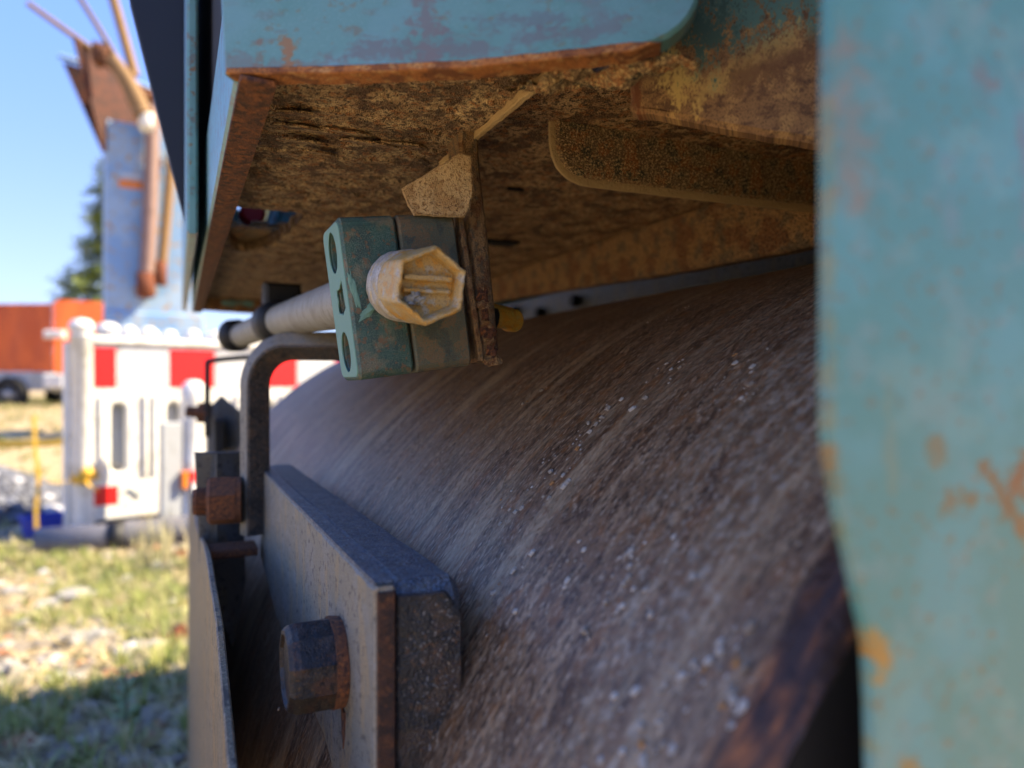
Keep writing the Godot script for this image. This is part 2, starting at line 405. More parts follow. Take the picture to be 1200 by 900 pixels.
	mat("old_blue_inside", "rust", 0.9, 0.8, "", 0.0, 0.0, true, Color(0.72, 0.62, 0.66))
	mat("faded_pink", "dusty_white", 1.0, 0.6, "", 0.0, 0.0, true, Color(0.62, 0.50, 0.47))
	mat("wood", "dirt", 3.0, 0.8, "", 0.0, 0.0, true, Color(0.82, 0.72, 0.62))
	mat("tarp", "tarp", 0.5, 0.6)
	mat("trailer_grey", "dusty_white", 0.6, 0.5, "", 0.0, 0.0, true, Color(0.72, 0.74, 0.78))
	mat("tyre", 0, 1.0, 0.85, "", 0.0, 0.0, false, Color(0.10, 0.10, 0.10))
	mat("ground_pipe", "dusty_white", 1.4, 0.55, "", 0.0, 0.0, true, Color(0.48, 0.48, 0.52))
	mat("blue_tub", 0, 1.0, 0.45, "", 0.0, 0.0, false, Color(0.10, 0.20, 0.62))
	mat("stone", "stone", 3.0, 0.9, "plain_h", 0.4)
	mat("brick", "rust", 3.0, 0.9, "plain_h", 0.4, 0.0, true, Color(1.0, 0.86, 0.8))
	mat("tape", 0, 1.0, 0.5, "", 0.0, 0.0, false, Color(0.88, 0.70, 0.22)).backlight_enabled = true
	M["tape"].backlight = Color(0.35, 0.26, 0.03)
	var gm := mat("grass", 0, 1.0, 0.7, "", 0.0, 0.0, false)
	gm.vertex_color_use_as_albedo = true
	gm.backlight_enabled = true
	gm.backlight = Color(0.30, 0.34, 0.10)
	var lm := mat("needles", 0, 1.0, 0.7, "", 0.0, 0.0, false)
	lm.vertex_color_use_as_albedo = true
	mat("bark", "dirt", 1.5, 0.9, "", 0.0, 0.0, true, Color(0.5, 0.42, 0.36))
	mat("crumbs", 0, 1.0, 0.9, "", 0.0, 0.0, false).vertex_color_use_as_albedo = true
	var rm := mat("rubble", 0, 1.0, 0.9, "", 0.0, 0.0, false)
	rm.vertex_color_use_as_albedo = true

# ---------------------------------------------------------------- nodes
func numbered(parent: Node, called: String) -> String:
	if not parent.has_node(called):
		return called
	var i := 1
	while parent.has_node("%s_%03d" % [called, i]):
		i += 1
	return "%s_%03d" % [called, i]

func thing(called: String, label: String, category: String, at := Vector3.ZERO, turn := 0.0, group := "") -> Node3D:
	var o := Node3D.new()
	o.name = numbered(self, called)
	add_child(o)
	o.position = at
	o.rotation.y = turn
	tag(o, label, category, group)
	return o

func tag(o: Node, label: String, category: String, group := "") -> Node:
	o.set_meta("label", label)
	o.set_meta("category", category)
	if group:
		o.set_meta("group", group)
	return o

func put(called: String, mesh: Mesh, m: Material, parent: Node = self) -> MeshInstance3D:
	var o := MeshInstance3D.new()
	o.name = numbered(parent, called)
	o.mesh = mesh
	o.material_override = m
	parent.add_child(o)
	return o

# a part of the roller, its points given in the place's own coordinates
func part(called: String, mesh: Mesh, m: Material, label := "") -> MeshInstance3D:
	var o := put(called, mesh, m, roller)
	o.position = -roller.position
	if label:
		o.set_meta("label", label)
	return o

# ---------------------------------------------------------------- meshes
func begin() -> SurfaceTool:
	var st := SurfaceTool.new()
	st.begin(Mesh.PRIMITIVE_TRIANGLES)
	return st

func done(st: SurfaceTool) -> ArrayMesh:
	st.generate_normals()
	return st.commit()

func quad(st: SurfaceTool, a: Vector3, b: Vector3, c: Vector3, d: Vector3) -> void:
	for v in [a, b, c, a, c, d]:
		st.add_vertex(v)

func area(p: PackedVector2Array) -> float:
	var s := 0.0
	for i in p.size():
		var q := p[(i + 1) % p.size()]
		s += p[i].x * q.y - q.x * p[i].y
	return s / 2.0

func inset(p: PackedVector2Array, by: float) -> PackedVector2Array:
	var o := PackedVector2Array()
	var n := p.size()
	for i in n:
		var a := (p[i] - p[(i + n - 1) % n]).normalized()
		var b := (p[(i + 1) % n] - p[i]).normalized()
		var na := Vector2(-a.y, a.x)
		var nb := Vector2(-b.y, b.x)
		var m := (na + nb).normalized()
		o.append(p[i] + m * by / maxf(m.dot(na), 0.5))
	return o

# worn edges: the outline cut into steps and shaken a little
func worn(p: PackedVector2Array, step: float, amp: float, sd := 0) -> PackedVector2Array:
	var o := PackedVector2Array()
	var n := FastNoiseLite.new()
	n.seed = sd
	n.frequency = 0.35 / step
	n.fractal_octaves = 3
	for i in p.size():
		var q := p[(i + 1) % p.size()]
		var k := maxi(int(p[i].distance_to(q) / step), 1)
		for j in k:
			var v := p[i].lerp(q, float(j) / k)
			o.append(v + Vector2(n.get_noise_2d(v.x, v.y), n.get_noise_2d(v.x + 9.1, v.y - 3.7)) * amp)
	return o

func poly(a: Array) -> PackedVector2Array:
	var o := PackedVector2Array()
	for i in range(0, a.size(), 2):
		o.append(Vector2(a[i], a[i + 1]))
	return o

func circle(c: Vector2, r: float, n := 24, rx := 0.0) -> PackedVector2Array:
	var o := PackedVector2Array()
	for i in n:
		var a := TAU * i / n
		o.append(c + Vector2(cos(a) * (rx if rx > 0.0 else r), sin(a) * r))
	return o

func rounded(x0: float, y0: float, x1: float, y1: float, r: float, n := 4) -> PackedVector2Array:
	var o := PackedVector2Array()
	for k in 4:
		var c := Vector2(x1 - r if k in [0, 3] else x0 + r, y1 - r if k in [0, 1] else y0 + r)
		for i in n + 1:
			var a := PI / 2 * (k + float(i) / n)
			o.append(c + Vector2(cos(a), sin(a)) * r)
	return o

# holes joined to the outline by bridges, so that one list can be cut into triangles
func bridged(outer: PackedVector2Array, holes: Array) -> PackedVector2Array:
	var o := outer
	for h in holes:
		var best := INF
		var bi := 0
		var bj := 0
		for i in o.size():
			for j in h.size():
				var dd: float = o[i].distance_squared_to(h[j])
				if dd < best:
					best = dd
					bi = i
					bj = j
		var r := PackedVector2Array()
		for i in bi + 1:
			r.append(o[i])
		for j in h.size() + 1:
			r.append(h[(bj + j) % h.size()])
		for i in range(bi, o.size()):
			r.append(o[i])
		o = r
	return o

# a plate: outline (and holes) in the x-y plane, its face at z = 0, its back at z = -t, with chamfered edges
func plate(outer: PackedVector2Array, t: float, bev := 0.0, xf := Transform3D(), holes := [], uv := Rect2(0, 0, 1, 1), into: SurfaceTool = null) -> SurfaceTool:
	var st := into if into else begin()
	var out := outer.duplicate()
	if area(out) < 0.0:
		out.reverse()
	var hs := []
	for h in holes:
		var hh: PackedVector2Array = h.duplicate()
		if area(hh) > 0.0:
			hh.reverse()
		hs.append(hh)
	var loops := [out] + hs
	var ins := []
	for l in loops:
		ins.append(inset(l, bev) if bev > 0.0 else l)
	var face: PackedVector2Array = bridged(ins[0], ins.slice(1))
	var idx := Geometry2D.triangulate_polygon(face)
	if idx.is_empty():
		push_warning("a plate could not be cut into triangles")
	st.set_smooth_group(-1)
	var vert := func(p: Vector2, z: float):
		st.set_uv(Vector2((p.x - uv.position.x) / uv.size.x, 1.0 - (p.y - uv.position.y) / uv.size.y))
		st.add_vertex(xf * Vector3(p.x, p.y, z))
	for k in range(0, idx.size(), 3):
		var a := face[idx[k]]
		var b := face[idx[k + 1]]
		var c := face[idx[k + 2]]
		if (b - a).cross(c - a) > 0.0:
			var s := b
			b = c
			c = s
		for p in [a, b, c]:
			vert.call(p, 0.0)
		for p in [a, c, b]:
			vert.call(p, -t)
	for n in loops.size():
		var l: PackedVector2Array = loops[n]
		var m: PackedVector2Array = ins[n]
		for i in l.size():
			var j := (i + 1) % l.size()
			var rings := [[m[i], m[j], 0.0], [l[i], l[j], -bev], [l[i], l[j], -t + bev], [m[i], m[j], -t]] if bev > 0.0 else [[l[i], l[j], 0.0], [l[i], l[j], -t]]
			for r in rings.size() - 1:
				var A: Array = rings[r]
				var B: Array = rings[r + 1]
				vert.call(A[0], A[2]); vert.call(A[1], A[2]); vert.call(B[1], B[2])
				vert.call(A[0], A[2]); vert.call(B[1], B[2]); vert.call(B[0], B[2])
	return st

func frame(o: Vector3, x: Vector3, y: Vector3) -> Transform3D:
	var z := x.cross(y).normalized()
	return Transform3D(Basis(x.normalized(), z.cross(x.normalized()).normalized(), z), o)

func box(st: SurfaceTool, lo: Vector3, hi: Vector3, bev := 0.002) -> SurfaceTool:
	return plate(poly([lo.x, lo.y, hi.x, lo.y, hi.x, hi.y, lo.x, hi.y]), hi.z - lo.z, bev, Transform3D(Basis(), Vector3(0, 0, hi.z)), [], Rect2(0, 0, 1, 1), st)

# rings of points joined into a skin
func skin(st: SurfaceTool, rings: Array, smooth := true, closed := true, caps := true) -> SurfaceTool:
	st.set_smooth_group(0 if smooth else -1)
	for r in rings.size() - 1:
		var A: PackedVector3Array = rings[r]
		var B: PackedVector3Array = rings[r + 1]
		var n := A.size()
		for i in (n if closed else n - 1):
			var j := (i + 1) % n
			quad(st, A[i], A[j], B[j], B[i])
	if caps:
		st.set_smooth_group(-1)
		for e in [0, rings.size() - 1]:
			var R: PackedVector3Array = rings[e]
			var c := Vector3.ZERO
			for v in R:
				c += v / R.size()
			for i in R.size():
				var j := (i + 1) % R.size()
				for v in ([c, R[j], R[i]] if e == 0 else [c, R[i], R[j]]):
					st.add_vertex(v)
	return st

# a turned shape: profile of (distance along the axis, radius)
func turned(st: SurfaceTool, a: Vector3, axis: Vector3, profile: Array, seg := 24, smooth := true, hex := false, roll := 0.0, rough := 0.0) -> SurfaceTool:
	var w := axis.normalized()
	var u := (Vector3.UP if absf(w.y) < 0.9 else Vector3.RIGHT).cross(w).normalized()
	var v := w.cross(u)
	var rings := []
	var n := FastNoiseLite.new()
	n.frequency = 60.0
	for p in profile:
		var ring := PackedVector3Array()
		for i in seg:
			var t := TAU * i / seg + roll
			var r: float = p[1]
			var q: Vector3 = a + w * p[0] + (u * cos(t) + v * sin(t)) * r
			if rough > 0.0:
				q += (u * cos(t) + v * sin(t)) * n.get_noise_3dv(q * 3.0) * rough
			ring.append(q)
		rings.append(ring)
	return skin(st, rings, smooth and not hex)

func tube(st: SurfaceTool, pts: Array, radii, seg := 16, section := PackedVector2Array(), smooth := true) -> SurfaceTool:
	var rings := []
	var up := Vector3.ZERO
	for i in pts.size():
		var t: Vector3 = (pts[mini(i + 1, pts.size() - 1)] - pts[maxi(i - 1, 0)]).normalized()
		if up == Vector3.ZERO:
			up = (Vector3.UP if absf(t.y) < 0.8 else Vector3.BACK)
		var u := up.cross(t).normalized()
		var v := t.cross(u).normalized()
		up = v
		var ring := PackedVector3Array()
		var r: float = radii[i] if radii is Array else radii
		if section.size():
			for p in section:
				ring.append(pts[i] + u * p.x + v * p.y)
		else:
			for k in seg:
				var a := TAU * k / seg
				ring.append(pts[i] + (u * cos(a) + v * sin(a)) * r)
		rings.append(ring)
	return skin(st, rings, smooth)

func bend(pts: Array, n := 8) -> Array:
	var c := Curve3D.new()
	for i in pts.size():
		var a: Vector3 = pts[maxi(i - 1, 0)]
		var b: Vector3 = pts[mini(i + 1, pts.size() - 1)]
		var t := (b - a) / 6.0
		c.add_point(pts[i], -t, t)
	var o := []
	var len := c.get_baked_length()
	var m := n * (pts.size() - 1)
	for i in m + 1:
		o.append(c.sample_baked(len * i / m, true))
	return o

# an irregular lump: a ball of facets pushed in and out
func lump(sd: int, size: Vector3, detail := 1, rough := 0.3) -> ArrayMesh:
	var n := FastNoiseLite.new()
	n.seed = sd
	n.frequency = 0.9
	n.fractal_octaves = 2
	var rows := 4 + detail * 3
	var cols := 6 + detail * 4
	var st := begin()
	var rings := []
	for i in range(1, rows):
		var ring := PackedVector3Array()
		for j in cols:
			var a := PI * i / rows
			var b := TAU * j / cols
			var d := Vector3(sin(a) * cos(b), cos(a), sin(a) * sin(b))
			var k := 1.0 + n.get_noise_3dv(d * 1.6) * rough * 1.8
			d = Vector3(signf(d.x) * pow(absf(d.x), 0.75), signf(d.y) * pow(absf(d.y), 0.75), signf(d.z) * pow(absf(d.z), 0.75))
			ring.append(d * k * size * 0.5)
		rings.append(ring)
	return done(skin(st, rings, false))

# ---------------------------------------------------------------- scene
func _ready() -> void:
	var cam := Camera3D.new()
	cam.name = "camera"
	var at := CameraAttributesPhysical.new()
	at.frustum_focal_length = 24.0
	at.frustum_focus_distance = 0.31
	at.exposure_aperture = 6.2
	cam.attributes = at
	add_child(cam)
	cam.position = Vector3(0, EYE, 0)
	cam.rotation.y = -TH
	cam.fov = 55.8
	cam.near = 0.01
	cam.far = 4000.0
	cam.current = true

	var env := Environment.new()
	env.background_mode = Environment.BG_SKY
	var sky := Sky.new()
	var sm := ProceduralSkyMaterial.new()
	sm.sky_top_color = Color(0.235, 0.33, 0.53)
	sm.sky_horizon_color = Color(0.46, 0.51, 0.57)
	sm.sky_curve = 0.12
	sm.sky_energy_multiplier = 1.0
	sm.ground_bottom_color = Color(0.30, 0.26, 0.20)
	sm.ground_horizon_color = Color(0.55, 0.55, 0.52)
	sky.sky_material = sm
	env.sky = sky
	env.tonemap_mode = Environment.TONE_MAPPER_LINEAR
	env.tonemap_exposure = 6.2
	env.sdfgi_enabled = true
	env.ssao_enabled = true
	env.ssil_enabled = true
	var we := WorldEnvironment.new()
	we.name = "environment"
	we.environment = env
	add_child(we)

	var sun := DirectionalLight3D.new()
	sun.name = "sun"
	sun.light_energy = 0.85
	sun.light_color = Color(1.0, 0.93, 0.80)
	sun.light_angular_distance = 0.5
	sun.shadow_enabled = true
	add_child(sun)
	sun.look_at_from_position(Vector3(0.95, 0.92, 0.25) * 50.0, Vector3.ZERO)

	textures()
	materials()
	setting()
	background()
	make_roller()
	small_things()

# the ground: level under the roller, a little lower by the barriers, rising behind them
func ground_y(x: float, z: float) -> float:
	var d := -z - x * 0.3
	var y := -0.15 * smoothstep(1.4, 3.6, d) + 0.15 * smoothstep(6.0, 10.0, d) + 0.26 * smoothstep(10.0, 17.0, d)
	return y

func setting() -> void:
	var n := FastNoiseLite.new()
	n.seed = 4
	n.frequency = 1.6
	n.fractal_octaves = 4
	var st := begin()
	st.set_smooth_group(0)
	var xs := []
	var zs := []
	for i in 121:
		var t := i / 60.0 - 1.0
		xs.append(signf(t) * (absf(t) * 3.0 + pow(absf(t), 6.0) * 900.0))
	for i in 161:
		var t := i / 160.0
		zs.append(6.0 - t * 18.0 - pow(t, 8.0) * 1500.0)
	var pt := func(i: int, j: int) -> Vector3:
		var x: float = xs[i]
		var z: float = zs[j]
		var amp := 0.035 * smoothstep(-1.3, -1.9, z) + 0.01
		return Vector3(x, ground_y(x, z) + n.get_noise_2d(x, z) * amp, z)
	for j in 160:
		for i in 120:
			quad(st, pt.call(i, j), pt.call(i + 1, j), pt.call(i + 1, j + 1), pt.call(i, j + 1))
	var g := put("ground", done(st), M.ground)
	g.set_meta("kind", "structure")

# ---------------------------------------------------------------- the roller
func make_roller() -> void:
	roller = thing("road_roller", "weathered teal road roller filling the view, rusty frame over its big steel drum", "road roller", Vector3(0.395, 0.0, -0.63))
	drum()
	frame_parts()
	clamp_parts()
	scraper_parts()

func drum() -> void:
	var C := Vector2(0.395, EYE - 0.296)
	var R := 0.37
	var n := FastNoiseLite.new()
	n.seed = 12
	n.frequency = 55.0
	n.fractal_octaves = 4
	var n2 := FastNoiseLite.new()
	n2.seed = 13
	n2.frequency = 7.0
	var ds := []
	for i in 461:
		var t := i / 460.0
		ds.append(0.104 + 1.07 * (0.3 * t + 0.7 * t * t))
	var rings := []
	var A0 := deg_to_rad(84.0)
	var A1 := deg_to_rad(252.0)
	var na := 380
	var st := begin()
	st.set_smooth_group(0)
	var grid := []
	for i in ds.size():
		var row := []
		var d: float = ds[i]
		var e := d - 0.104
		var drop := 0.0
		if e < 0.010:
			drop = 0.0050 * pow(1.0 - e / 0.010, 2.0)
		for k in na + 1:
			var a := lerpf(A0, A1, float(k) / na)
			var s := a * R
			var rough := n.get_noise_2d(d, s * 0.45) * 0.00045 + n2.get_noise_2d(d, s * 0.6) * 0.0006
			if e < 0.016:
				rough += n2.get_noise_2d(s * 3.0, 5.0) * 0.0012 * (1.0 - e / 0.016)
			var r := R - drop + rough
			row.append([Vector3(C.x + cos(a) * r, C.y + sin(a) * r, -d), Vector2(d, s) * 4.0, Vector2(e / 1.07, float(k) / na)])
		grid.append(row)
	var idx := 0
	for i in grid.size():
		for k in na + 1:
			st.set_uv(grid[i][k][1])
			st.set_uv2(grid[i][k][2])
			st.add_vertex(grid[i][k][0])
	for i in grid.size() - 1:
		for k in na:
			var a := i * (na + 1) + k
			for v in [a, a + 1, a + na + 2, a, a + na + 2, a + na + 1]:
				st.add_index(v)
	# the rest of the shell, coarsely
	var base := grid.size() * (na + 1)
	var m := 40
	for k in m + 1:
		var a := lerpf(A1, A0 + TAU, float(k) / m)
		for q in 2:
			var d2 := 0.104 if q == 0 else 1.174
			st.set_uv(Vector2(d2, a * R) * 4.0)
			st.set_uv2(Vector2(0.5, float(k) / m))
			st.add_vertex(Vector3(C.x + cos(a) * R, C.y + sin(a) * R, -d2))
	for k in m:
		var a := base + k * 2
		for v in [a, a + 2, a + 3, a, a + 3, a + 1]:
			st.add_index(v)
	st.generate_normals()
	st.generate_tangents()
	var shell := part("drum", st.commit(), M.drum)
	# end rings and end discs
	for near in [true, false]:
		var z0 := -0.104 if near else -1.174
		var dir := -1.0 if near else 1.0
		var e := begin()
		var prof := [[R - 0.0048, 0.0], [R - 0.024, 0.001], [R - 0.027, 0.004], [R - 0.027, 0.06], [0.08, 0.062], [0.08, 0.03], [0.0, 0.03]]
		var rr := []
		for p in prof:
			var ring := PackedVector3Array()
			for k in 120:
				var a := TAU * k / 120
				ring.append(Vector3(C.x + cos(a) * p[0], C.y + sin(a) * p[0], z0 + dir * p[1]))
			rr.append(ring)
		skin(e, rr, false, true, false)
		put("drum_end", done(e), M.painted_shade, shell)  # shade inside the drum end painted as near-black
	# chalky crumbs stuck near the rim
	var crumbs := MultiMesh.new()
	crumbs.transform_format = MultiMesh.TRANSFORM_3D
	crumbs.use_colors = true
	crumbs.mesh = lump(3, Vector3.ONE, 1, 0.30)
	var rng := RandomNumberGenerator.new()
	rng.seed = 31
	var xs := []
	var tries := 0
	var cn := FastNoiseLite.new()
	cn.seed = 8
	cn.frequency = 20.0
	while xs.size() < 1500 and tries < 60000:
		tries += 1
		var d := 0.115 + pow(rng.randf(), 1.6) * 0.75
		var a := deg_to_rad(rng.randf_range(95.0, 215.0))
		var dens := cn.get_noise_2d(d * 0.8, a * R * 0.5) + 0.4 * cn.get_noise_2d(d * 4.0, a * R * 3.0)
		if dens < 0.16 + (d - 0.1) * 1.5 + rng.randf_range(-0.12, 0.12):
			continue
		var sz := 0.0005 + 0.0017 * pow(rng.randf(), 2.2)
		if d > 0.3:
			sz *= 0.75
		var nrm := Vector3(cos(a), sin(a), 0)
		var tan := Vector3(-sin(a), cos(a), 0)
		var ax := tan.rotated(nrm, rng.randf_range(-0.5, 0.5))
		var b := Basis(ax * sz * rng.randf_range(1.0, 1.7), nrm * sz * 0.7, ax.cross(nrm) * sz)
		var col := Color(0.44, 0.40, 0.34).lerp(Color(0.22, 0.17, 0.12), pow(rng.randf(), 1.5))
		if rng.randf() < 0.05:
			col = Color(0.34, 0.17, 0.06)
		xs.append([Transform3D(b, Vector3(C.x, C.y, -d) + nrm * (R + 0.0001)), col])
	crumbs.instance_count = xs.size()
	for i in xs.size():
		crumbs.set_instance_transform(i, xs[i][0])
		crumbs.set_instance_color(i, xs[i][1])
	var mi := MultiMeshInstance3D.new()
	mi.name = "mineral_crumbs"
	mi.multimesh = crumbs
	mi.material_override = M.crumbs
	mi.set_meta("kind", "stuff")
	shell.add_child(mi)

func frame_parts() -> void:
	# the near end of the cross member: a teal plate turned towards the camera
	var ex := Vector3(0.833, 0, 0.553)
	var fx := frame(Vector3(0.0166, EYE, -0.25), ex, Vector3.UP)
	var fp := poly([-0.0042, 0.1006, 0.012, 0.0997, 0.022, 0.0995, 0.036, 0.0985, 0.048, 0.0984, 0.060, 0.0976, 0.068, 0.0979, 0.0759, 0.0973, 0.088, 0.0980, 0.1009, 0.0981, 0.114, 0.0985, 0.1262, 0.0992, 0.1325, 0.1003, 0.1373, 0.1022, 0.1405, 0.1045, 0.143, 0.1072, 0.1452, 0.111, 0.1463, 0.1157, 0.1483, 0.1267, 0.150, 0.30, -0.012, 0.30, -0.0055, 0.1244])
	var front := part("front_plate", done(plate(fp, 0.010, 0.0012, fx, [], Rect2(-0.03, 0.075, 0.20, 0.07))), M.front_plate)
	# its raw lower edge
	var ep := poly([-0.003, 0.1002, 0.036, 0.0979, 0.0759, 0.0967, 0.1009, 0.0976, 0.1262, 0.0986, 0.135, 0.1006, 0.1262, 0.1012, 0.1009, 0.1002, 0.0759, 0.0993, 0.036, 0.1004, -0.003, 0.1024])
	put("rusty_lower_edge", done(plate(worn(ep, 0.003, 0.0004, 6), 0.009, 0.0004, Transform3D(fx.basis, fx.origin + fx.basis.z * 0.0003))), M.edge_rust, front)
	# side plate of the cross member, along the drum: x to the left is its face
	var left := frame(Vector3(0.0166, EYE, 0), Vector3(0, 0, 1), Vector3.UP)      # local x = z, face towards -x
	var side := poly([-1.08, 0.0985, -0.9, 0.0990, -0.7, 0.0982, -0.5, 0.0992, -0.38, 0.0984, -0.256, 0.0992, -0.254, 0.150, -0.33, 0.155, -0.46, 0.158, -0.6, 0.165, -0.8, 0.165, -1.08, 0.165])
	part("side_plate", done(plate(worn(side, 0.012, 0.0006, 7), 0.012, 0.0015, left)), M.pale_blue)
	var rawedge := begin()
	box(rawedge, Vector3(0.0178, EYE + 0.0966, -1.07), Vector3(0.0290, EYE + 0.0988, -0.246), 0.0006)
	part("raw_plate_edge", done(rawedge), M.rust)
	# outer plate beside it and the gusset, its shade painted as navy
	var op := poly([-1.2, 0.11, -0.5, 0.095, -0.5, 0.45, -1.2, 0.45])
	part("outer_plate", done(plate(op, 0.0065, 0.0015, Transform3D(left.basis, Vector3(0.0048, EYE, 0)))), M.pale_blue)
	var gs := poly([-0.0305, 0.2627, -0.045, 0.40, 0.0040, 0.40, 0.0040, 0.115])
	part("shaded_gusset", done(plate(gs, 0.012, 0.0012, Transform3D(Basis(), Vector3(0, EYE, -0.56)))), M.shaded_navy)
	# wall that closes the gap between them, deep inside, its shade painted near-black
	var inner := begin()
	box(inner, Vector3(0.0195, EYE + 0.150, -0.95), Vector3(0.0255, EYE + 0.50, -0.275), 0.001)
	part("inner_wall", done(inner), M.painted_shade)
	# underside of the cross member: a flaking sheet with a D-shaped hole
	var X0 := 0.0286
	var X1 := 0.1155
	var Z0 := -0.222
	var Z1 := -1.06
	var nx := 90
	var nz := 520
	var n := FastNoiseLite.new()
	n.seed = 21
	n.frequency = 26.0
	n.fractal_octaves = 5
	var nr := FastNoiseLite.new()
	nr.seed = 22
	nr.frequency = 16.0
	nr.fractal_type = FastNoiseLite.FRACTAL_RIDGED
	nr.fractal_octaves = 3
	var v := []
	for j in nz + 1:
		var t := float(j) / nz
		var zt := Z0 + (Z1 - Z0) * (0.55 * t + 0.45 * t * t)
		for i in nx + 1:
			var x := lerpf(X0, X1 + clampf((-0.335 - zt) * 0.32, 0.0, 0.05), float(i) / nx)
			var z := zt + (-0.034 + 0.66 * (x - 0.0286)) * (1.0 - smoothstep(0.0, 0.2, Z0 - zt))
			var y := 0.1105 + n.get_noise_2d(x, z) * 0.0016
			var crack := nr.get_noise_2d(x * 0.7, z * 1.6)
			y += 0.0016 * smoothstep(0.55, 0.85, crack)
			# a sheet of rust that lifts off along a ragged line
			var line := -0.318 - (x - 0.07) * 0.25 + n.get_noise_2d(x * 0.8, 4.0) * 0.018
			y -= 0.0022 * smoothstep(0.004, 0.0, line - z) * smoothstep(-0.045, 0.0, z - line)
			v.append(Vector3(x, EYE + y, z))
	var hole := func(i: int, j: int) -> bool:
		var p: Vector3 = v[j * (nx + 1) + i]
		var z := p.z + n.get_noise_2d(p.x, p.z) * 0.003
		if z > -0.482 or z < -0.64:
			return false
		var w := sqrt(maxf(0.0, 1.0 - pow((z + 0.482) / 0.158, 2.0)))
		return p.x < 0.046 + 0.028 * w and p.x > 0.046 - 0.0166 * w
	var st := begin()
	var keep := PackedByteArray()
	keep.resize(nx * nz)
	for j in nz:
		for i in nx:
			keep[j * nx + i] = 0 if hole.call(i, j) else 1
	var upv := Vector3(0, 0.008, 0)
	st.set_smooth_group(0)
	for j in nz:
		for i in nx:
			var a: Vector3 = v[j * (nx + 1) + i]
			var b: Vector3 = v[j * (nx + 1) + i + 1]
			var c: Vector3 = v[(j + 1) * (nx + 1) + i + 1]
			var d: Vector3 = v[(j + 1) * (nx + 1) + i]
			if keep[j * nx + i]:
				quad(st, a, d, c, b)
			else:
				if i > 0 and keep[j * nx + i - 1]:
					quad(st, a, d, d + upv, a + upv)
				if i < nx - 1 and keep[j * nx + i + 1]:
					quad(st, b, c, c + upv, b + upv)
				if j > 0 and keep[(j - 1) * nx + i]:
					quad(st, a, b, b + upv, a + upv)
				if j < nz - 1 and keep[(j + 1) * nx + i]:
					quad(st, d, c, c + upv, d + upv)
	var under := part("underside_sheet", done(st), M.under, "rusty flaking underside with a half-round hole")
	# weld bead and lifted flakes
	var rng := RandomNumberGenerator.new()
	rng.seed = 77
	for f in [[0.050, -0.315, 0.030, 0.006, 0.2], [0.064, -0.312, 0.022, 0.005, -0.1], [0.078, -0.322, 0.026, 0.006, 0.1], [0.052, -0.332, 0.020, 0.005, 0.3], [0.060, -0.345, 0.018, 0.004, 0.4], [0.092, -0.318, 0.022, 0.006, -0.15], [0.040, -0.30, 0.010, 0.012, 0.6]]:
		var p := worn(circle(Vector2.ZERO, f[3], 14, f[2] * 0.5), 0.003, 0.0025, rng.randi())
		var b := Basis(Vector3(1, 0, 0), Vector3(0, 0, -1), Vector3(0, 1, 0)).rotated(Vector3.UP, f[4]).rotated(Vector3(1, 0, 0), 0.22)
		put("rust_flake", done(plate(p, 0.0011, 0.0003, Transform3D(b, Vector3(f[0], EYE + 0.1085, f[1])))), M.under, under)
	# lip at its right edge
	var lip := begin()
	var pts := []
	for i in 40:
		var t := i / 39.0
		pts.append(Vector3(0.1165 + n.get_noise_1d(t * 2.0) * 0.0005, EYE + 0.1075 + n.get_noise_1d(t * 2.0 + 7.0) * 0.0005, lerpf(-0.212, -0.335, t)))
	tube(lip, pts, 1.0, 8, rounded(-0.0014, -0.0021, 0.0014, 0.0021, 0.0005, 2), false)
	part("sheet_edge", done(lip), M.pale_crust)
	# rust lumps where the front plate meets the sheet
	var chunk := []
	var cnz := FastNoiseLite.new()
	cnz.frequency = 70.0
	cnz.fractal_octaves = 5
	for j in 50:
		var ring := PackedVector3Array()
		for i in 90:
			var q := Vector3(lerpf(0.108, 0.146, i / 89.0), EYE + lerpf(0.0995, 0.1065, j / 49.0), 0.0)
			q.z = lerpf(-0.2005, -0.1765, i / 89.0) - lerpf(0.0, 0.040, j / 49.0)
			q.y += cnz.get_noise_2d(q.x, q.z) * 0.005 - 0.003 * sin(PI * j / 49.0) * (0.5 + 0.5 * sin(i * 0.13))
			ring.append(q)
		chunk.append(ring)
	part("rust_crust", done(skin(begin(), chunk, true, false, false)), M.curved)
	# far cross plate with a trace of teal
	var far := poly([0.026, 0.094, 0.135, 0.091, 0.135, 0.2, 0.026, 0.2])
	var fc := part("far_cross_plate", done(plate(worn(far, 0.006, 0.0008, 9), 0.010, 0.001, Transform3D(Basis(), Vector3(0, EYE, -1.0)))), M.band)
	put("paint_patch", done(plate(worn(rounded(0.050, 0.1005, 0.090, 0.1075, 0.002), 0.004, 0.002, 3), 0.0012, 0.0003, Transform3D(Basis(), Vector3(0, EYE, -0.9985)))), M.teal, fc)
	# what shows through the hole
	var hs := begin()
	tube(hs, [Vector3(0.040, EYE + 0.150, -0.70), Vector3(0.052, EYE + 0.172, -0.80)], 0.010, 14)
	part("hydraulic_tube", done(hs), M.pale_blue)
	hs = begin()
	tube(hs, [Vector3(0.072, EYE + 0.128, -0.70), Vector3(0.086, EYE + 0.168, -0.72)], 0.006, 14)
	part("hydraulic_tube", done(hs), M.pale_blue)
	hs = begin()
	box(hs, Vector3(0.086, EYE + 0.125, -0.74), Vector3(0.120, EYE + 0.180, -0.735), 0.002)
	part("blue_bracket", done(hs), M.pale_blue)
	hs = begin()
	turned(hs, Vector3(0.060, EYE + 0.152, -0.70), Vector3(0, 0, 1), [[0.0, 0.009], [0.0, 0.011], [0.02, 0.011], [0.022, 0.008]], 20)
	part("red_fitting", done(hs), M.red_paint)
	hs = begin()
